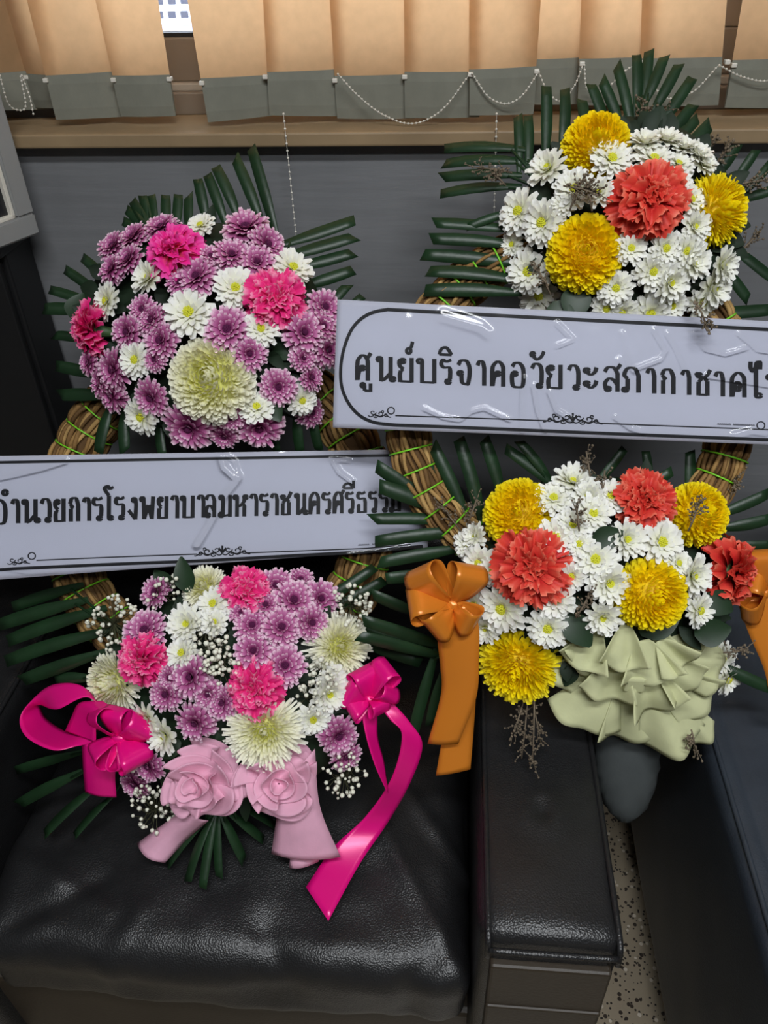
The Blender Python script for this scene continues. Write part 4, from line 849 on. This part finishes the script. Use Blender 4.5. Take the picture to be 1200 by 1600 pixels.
MARK = {'ู': [HD(-.42, -.2, .08), ln((-.34, -.2), (-.34, -.42)), ln((-.34, -.42), (-.06, -.42)), ln((-.06, -.46), (-.06, -.12))],
        '์': [HD(-.22, 1.28, .1), sp((-.22, 1.38), (-.1, 1.45), (-.04, 1.66))],
        'ิ': [sp((-.6, 1.2), (-.5, 1.42), (-.26, 1.48), (-.02, 1.2)), ln((-.6, 1.2), (-.02, 1.2))],
        'ี': [sp((-.6, 1.2), (-.5, 1.38), (-.26, 1.42), (-.04, 1.2)), ln((-.6, 1.2), (-.04, 1.2)), ln((-.03, 1.18), (-.03, 1.56))],
        'ั': [HD(-.5, 1.38, .08), sp((-.46, 1.28), (-.3, 1.18), (-.1, 1.3), (.02, 1.52))],
        'ํ': [HD(-.1, 1.3, .1)]}
def stroke_geo(P, thick, thin, V, Fc):
    """calligraphic pen stroke: full width on downstrokes, thin on horizontals (2-D points, px)"""
    n = len(P)
    if n < 2: return
    b = len(V)
    for i in range(n):
        a = P[max(i-1, 0)]; c = P[min(i+1, n-1)]; dx, dy = c[0]-a[0], c[1]-a[1]; L = math.hypot(dx, dy) or 1; dx /= L; dy /= L
        wv = (thin+(thick-thin)*abs(dy)**1.3)*.5
        V.append((P[i][0]-dy*wv, P[i][1]+dx*wv)); V.append((P[i][0]+dy*wv, P[i][1]-dx*wv))
    for i in range(n-1): a = b+2*i; Fc.append((a, a+1, a+3, a+2))
def dens(P, step):
    out = [P[0]]
    for a, b in zip(P, P[1:]):
        k = max(1, int(math.hypot(b[0]-a[0], b[1]-a[1])/step))
        for i in range(1, k+1): out.append((a[0]+(b[0]-a[0])*i/k, a[1]+(b[1]-a[1])*i/k))
    return out
def scroll(cx, cy, wd, slope, V, Fc, sy=1.0, half=False):
    """leafy scroll ornament made of small spirals and leaves"""
    k = wd/70.0; arms = (1, -1) if not half else (1,)
    for sgn in arms:
        for (ox, oy, r, ph, d) in ((9, -3, 6, 0, 1), (22, -1, 6.5, 2.2, -1), (33, 1, 4.5, .6, 1), (14, 4, 4, 3, -1), (27, -5, 3.5, 1, 1)):
            P = []
            for i in range(16):
                a = ph+d*i*.42; rr = r*k*(1-.05*i)
                x = sgn*(ox*k+rr*math.cos(a)); P.append((cx+x, cy+sy*(oy*k+rr*.75*math.sin(a))+slope*x))
            stroke_geo(P, 1.9*k, 1.4*k, V, Fc)
        P = [(cx+sgn*x*k, cy+sy*(3+2*math.sin(x*.35))*k+slope*sgn*x*k) for x in range(0, 44, 2)]; stroke_geo(P, 2*k, 1.6*k, V, Fc)
    if not half:
        for a in (-.9, 0, .9): stroke_geo([(cx, cy+2*k), (cx+4*k*math.sin(a), cy-4*k*math.cos(a)), (cx+7*k*math.sin(a), cy-9*k*math.cos(a))], 3*k, 3*k, V, Fc)

class Banner:
    def __init__(s, name, quad, label, cat, ridges, seed, sag=.004, gain=.42):
        # quad: TL, TR, BR, BL as (px, py, wreath, off)
        s.q = [Vector((a[0], a[1])) for a in quad]; s.p = [a[2].at(a[0], a[1], a[3]) for a in quad]
        s.n = (s.p[1]-s.p[0]).cross(s.p[0]-s.p[3]).normalized()
        if s.n.dot(CAM-s.p[0]) < 0: s.n = -s.n
        s.sag = sag; s.seed = seed; s.ridges = []
        s.root = empty(name, (s.p[2]+s.p[3])*.5, label, cat, 'name banners on the wreaths')
        V, Fc = s.grid(96, 24, 0); V2, F2 = s.grid(96, 24, -.0008); o = len(V); V += V2; Fc += [tuple(o+i for i in f[::-1]) for f in F2]
        nx, ny = 96, 24
        for i in range(nx): a, b = i, i+1; Fc.append((b, a, o+a, o+b)); a += ny*(nx+1); b += ny*(nx+1); Fc.append((a, b, o+b, o+a))
        for j in range(ny): a, b = j*(nx+1), (j+1)*(nx+1); Fc.append((a, b, o+b, o+a)); a += nx; b += nx; Fc.append((b, a, o+a, o+b))
        obj('paper_sheet', mesh('paper_sheet', V, Fc, M_PAPER), s.root)
        s.ridges = [([s.uv(*p[:2]) for p in pts], wv*1.15, am*gain) for pts, wv, am in ridges]
        s.asp = (s.p[1]-s.p[0]).length/(s.p[0]-s.p[3]).length; s.hgt = (s.p[0]-s.p[3]).length
        V, Fc = s.grid(300, 84, .0035, True)
        obj('plastic_film', mesh('plastic_film', V, Fc, M_FILM), s.root)
    def S(s, u, v, h=0):
        p = s.p[3].lerp(s.p[2], u).lerp(s.p[0].lerp(s.p[1], u), v)
        b = s.sag*(noise.noise(Vector((u*4, v*1.2, s.seed)))+.6*math.sin(u*7+s.seed))
        return p+s.n*(b+h)
    def uv(s, px, py):
        u, v = .5, .5; TL, TR, BR, BL = s.q; P = Vector((px, py))
        for _ in range(8):
            b = BL.lerp(BR, u); t = TL.lerp(TR, u); r = P-b.lerp(t, v); du = (BR-BL).lerp(TR-TL, v); dv = t-b
            det = du.x*dv.y-du.y*dv.x; u += (r.x*dv.y-r.y*dv.x)/det; v += (du.x*r.y-du.y*r.x)/det
        return u, v
    def grid(s, nx, ny, h, film=False):
        V, Fc = [], []
        for j in range(ny+1):
            for i in range(nx+1):
                u, v = i/nx, j/ny; hh = h
                if film:
                    hh += .0011*noise.noise(Vector((u*9, v*2.5, s.seed+4)))+.0004*noise.noise(Vector((u*26, v*7, s.seed+9)))
                    for pts, wv, am in s.ridges:
                        best = 9
                        for a, b in zip(pts, pts[1:]):
                            ax, ay = a[0]*s.asp, a[1]; bx, by = b[0]*s.asp, b[1]; x, y = u*s.asp, v
                            L2 = (bx-ax)**2+(by-ay)**2; t = max(0, min(1, ((x-ax)*(bx-ax)+(y-ay)*(by-ay))/L2)); best = min(best, math.hypot(x-ax-(bx-ax)*t, y-ay-(by-ay)*t))
                        if best < wv*3: hh += am*math.exp(-(best/wv)**2)
                V.append(s.S(u, v, max(hh, .0016) if film else hh))
        for j in range(ny):
            for i in range(nx): a = j*(nx+1)+i; Fc.append((a, a+1, a+nx+2, a+nx+1))
        return V, Fc
    def ink(s, name, V2, Fc, h=.0007):
        V = []
        for x, y in V2: u, v = s.uv(x, y); V.append(s.S(u, v, h))
        me = mesh(name, V, Fc, M_INK, smooth=False); return obj(name, me, s.root)
    def line(s, name, P, wd, step=10):
        V, Fc = [], []; stroke_geo(dens(P, step), wd, wd, V, Fc); return s.ink(name, V, Fc)
    def text(s, items, base, hgt, thick=.185, thin=.085):
        """items: (char, marks, x0, x1); base and hgt give baseline y and letter height at a pixel x"""
        for c, marks, x0, x1 in items:
            w0, st = G[c]; V, Fc = [], []; h = hgt(x0); sx = (x1-x0)/w0
            sl = (base(x1)-base(x0))/(x1-x0)
            def T(p, ox=0, kx=sx):
                x = ox+p[0]*kx; return (x0+x, base(x0)+sl*x-p[1]*h)
            for P in st: stroke_geo([T(p) for p in dens(P, .06)], thick*h, thin*h, V, Fc)
            for mk in marks:
                for P in MARK[mk]: stroke_geo([T(p, x1-x0, h*.9) for p in dens(P, .06)], thick*h*.85, thin*h*1.2, V, Fc)
            s.ink('letter', V, Fc)

def span(c, a, b, sc, ox, marks=''): return (c, marks, ox+a/sc, ox+b/sc)
k1 = 3.529
BR_ = Banner('paper_banner', [(527, 468, WR, .115), (1345, 509, WR, .115), (1340, 700, WR, .10), (520, 668, WR, .10)], 'white banner with large black Thai lettering in front of the yellow wreath', 'banner',
    [([(668, 636), (700, 651), (726, 655), (745, 641), (765, 636), (806, 655)], .012, .0045), ([(828, 590), (826, 630), (826, 672)], .018, .004), ([(843, 600), (850, 640), (862, 672)], .012, .005), ([(868, 610), (880, 640), (905, 655)], .012, .005),
     ([(700, 495), (760, 512), (770, 520)], .04, .005), ([(880, 505), (905, 530), (880, 540)], .012, .004), ([(980, 520), (990, 560), (1000, 580)], .010, .004), ([(1000, 575), (1040, 560), (1048, 545), (1030, 515)], .012, .005), ([(1050, 520), (1065, 545), (1078, 575)], .010, .005),
     ([(1090, 520), (1110, 545), (1140, 552), (1172, 542)], .010, .0045), ([(1160, 520), (1190, 545), (1230, 550)], .010, .0045), ([(970, 650), (995, 668), (1015, 674)], .014, .004), ([(1150, 680), (1180, 672), (1200, 674)], .03, .004), ([(1110, 585), (1160, 592), (1210, 600)], .016, .004), ([(960, 590), (975, 560)], .01, .004), ([(640, 500), (600, 560), (590, 640)], .05, .003)], 3.1)
base = lambda x: 592.5+(x-560)*.0447; hg = lambda x: 38.5-(x-560)*.002
BR_.text([span('ศ', 60, 155, k1, 540, 'ู'), span('น', 185, 285, k1, 540), span('ย', 305, 392, k1, 540, '์'), span('บ', 415, 522, k1, 540), span('ร', 545, 612, k1, 540, 'ิ'), span('จ', 640, 722, k1, 540), span('า', 750, 802, k1, 540), span('ค', 828, 912, k1, 540), span('อ', 943, 1024, k1, 540), span('ว', 1055, 1125, k1, 540, 'ั'),
    span('ย', 12, 100, k1, 860), span('ว', 130, 198, k1, 860), span('ะ', 218, 298, k1, 860), span('ส', 325, 425, k1, 860), span('ภ', 432, 535, k1, 860), span('า', 557, 612, k1, 860), span('ก', 638, 720, k1, 860), span('า', 748, 802, k1, 860), span('ช', 822, 912, k1, 860), span('า', 928, 985, k1, 860), span('ด', 1012, 1104, k1, 860), span('ไ', 1110, 1190, k1, 860), span('ท', 1215, 1305, k1, 860), span('ย', 1330, 1415, k1, 860)], base, hg)
# border: thick rounded frame, thin rule, scrolls
P = [(1345, 519+.0)]
P = [(1345, 522), (900, 499), (640, 485), (605, 484), (575, 492), (552, 512), (538, 545), (533, 580), (537, 610), (552, 637), (575, 655), (610, 663), (700, 667), (1000, 679), (1340, 692)]
BR_.line('border_frame', [(v.x, v.y) for v in catmull([(a, b, 0) for a, b in P], 8)], 5.2)
BR_.line('border_rule', [(622, 649), (865, 657)], 1.8); BR_.line('border_rule', [(945, 661), (1345, 676)], 1.8)
V, Fc = [], []; scroll(905, 655, 78, .035, V, Fc); BR_.ink('scroll_ornament', V, Fc)
V, Fc = [], []; scroll(578, 646, 62, .03, V, Fc, 1, True); stroke_geo(circ(615, 641, 5.5), 2, 1.5, V, Fc); BR_.ink('scroll_ornament', V, Fc)
V, Fc = [], []; stroke_geo(circ(1194, 664, 6), 1.8, 1.4, V, Fc); BR_.ink('scroll_ornament', V, Fc)
rn = random.Random(5)
V, Fc = [], []
for x in list(range(1128, 1148, 3))+list(range(1152, 1184, 3)): stroke_geo([(x, 663+(x-1128)*.035), (x+1.2, 660.6+(x-1128)*.035), (x+2.2, 663+(x-1128)*.035)], 1.2, .9, V, Fc)
BR_.ink('maker_line', V, Fc)

BL_ = Banner('paper_banner', [(-150, 715, WL, .135), (668, 701.5, WL, .022), (668, 855, WL, .018), (-150, 917, WL, .12)], 'white banner with black Thai lettering across the pink and purple wreath', 'banner',
    [([(-40, 752), (20, 740), (60, 730), (95, 719)], .02, .005), ([(336, 712), (342, 730), (362, 748), (340, 775), (320, 815), (300, 850)], .030, .008), ([(345, 712), (358, 720), (366, 745)], .012, .005), ([(515, 722), (525, 738), (545, 752)], .016, .006), ([(512, 718), (540, 720)], .014, .004), ([(540, 868), (590, 862), (640, 852)], .02, .004), ([(0, 885), (40, 893), (90, 890)], .02, .003), ([(430, 712), (400, 760)], .06, .003)], 8.2, .005, .55)
k3, k4 = 3.636, 3.4286
base = lambda x: 817.5-(x-20)*.0312; hg = lambda x: 37.0-(x-20)*.009
BL_.text([('อ', 'ํ', -20, 5), span('า', 40, 86, k3, 0), span('น', 104, 196, k3, 0), span('ว', 203, 263, k3, 0), span('ย', 280, 338, k3, 0), span('ก', 362, 422, k3, 0), span('า', 438, 482, k3, 0), span('ร', 493, 552, k3, 0), span('โ', 556, 610, k3, 0), span('ร', 618, 676, k3, 0), span('ง', 690, 748, k3, 0), span('พ', 764, 846, k3, 0), span('ย', 862, 918, k3, 0), span('า', 936, 982, k3, 0), span('บ', 996, 1070, k3, 0), span('า', 1088, 1132, k3, 0),
    span('ล', 6, 66, k4, 310), span('ม', 86, 150, k4, 310), span('ห', 162, 238, k4, 310), span('า', 248, 292, k4, 310), span('ร', 303, 352, k4, 310), span('า', 360, 404, k4, 310), span('ช', 412, 476, k4, 310), span('น', 496, 560, k4, 310), span('ค', 570, 630, k4, 310), span('ร', 643, 692, k4, 310), span('ศ', 702, 766, k4, 310), span('ร', 772, 818, k4, 310, 'ี'), span('ธ', 834, 888, k4, 310), span('ร', 900, 946, k4, 310), span('ร', 958, 1006, k4, 310), span('ม', 1018, 1076, k4, 310)], base, hg)
BL_.line('border_frame', [(-150, 725), (600, 711.5), (655, 711)], 4.2); BL_.line('border_frame', [(-150, 902), (15, 889), (300, 877), (560, 862), (660, 853)], 5.0)
BL_.line('border_rule', [(50, 876), (300, 866)], 1.7); BL_.line('border_rule', [(378, 864), (570, 856), (640, 850)], 1.7)
V, Fc = [], []; scroll(340, 862, 74, -.04, V, Fc); BL_.ink('scroll_ornament', V, Fc)
V, Fc = [], []; scroll(6, 878, 58, -.04, V, Fc, 1, True); stroke_geo(circ(43, 869, 5.5), 2, 1.5, V, Fc); BL_.ink('scroll_ornament', V, Fc)
V, Fc = [], []
for x in list(range(556, 574, 3))+list(range(578, 600, 3)): stroke_geo([(x, 852-(x-556)*.05), (x+1.2, 849.6-(x-556)*.05), (x+2.2, 852-(x-556)*.05)], 1.2, .9, V, Fc)
BL_.ink('maker_line', V, Fc)
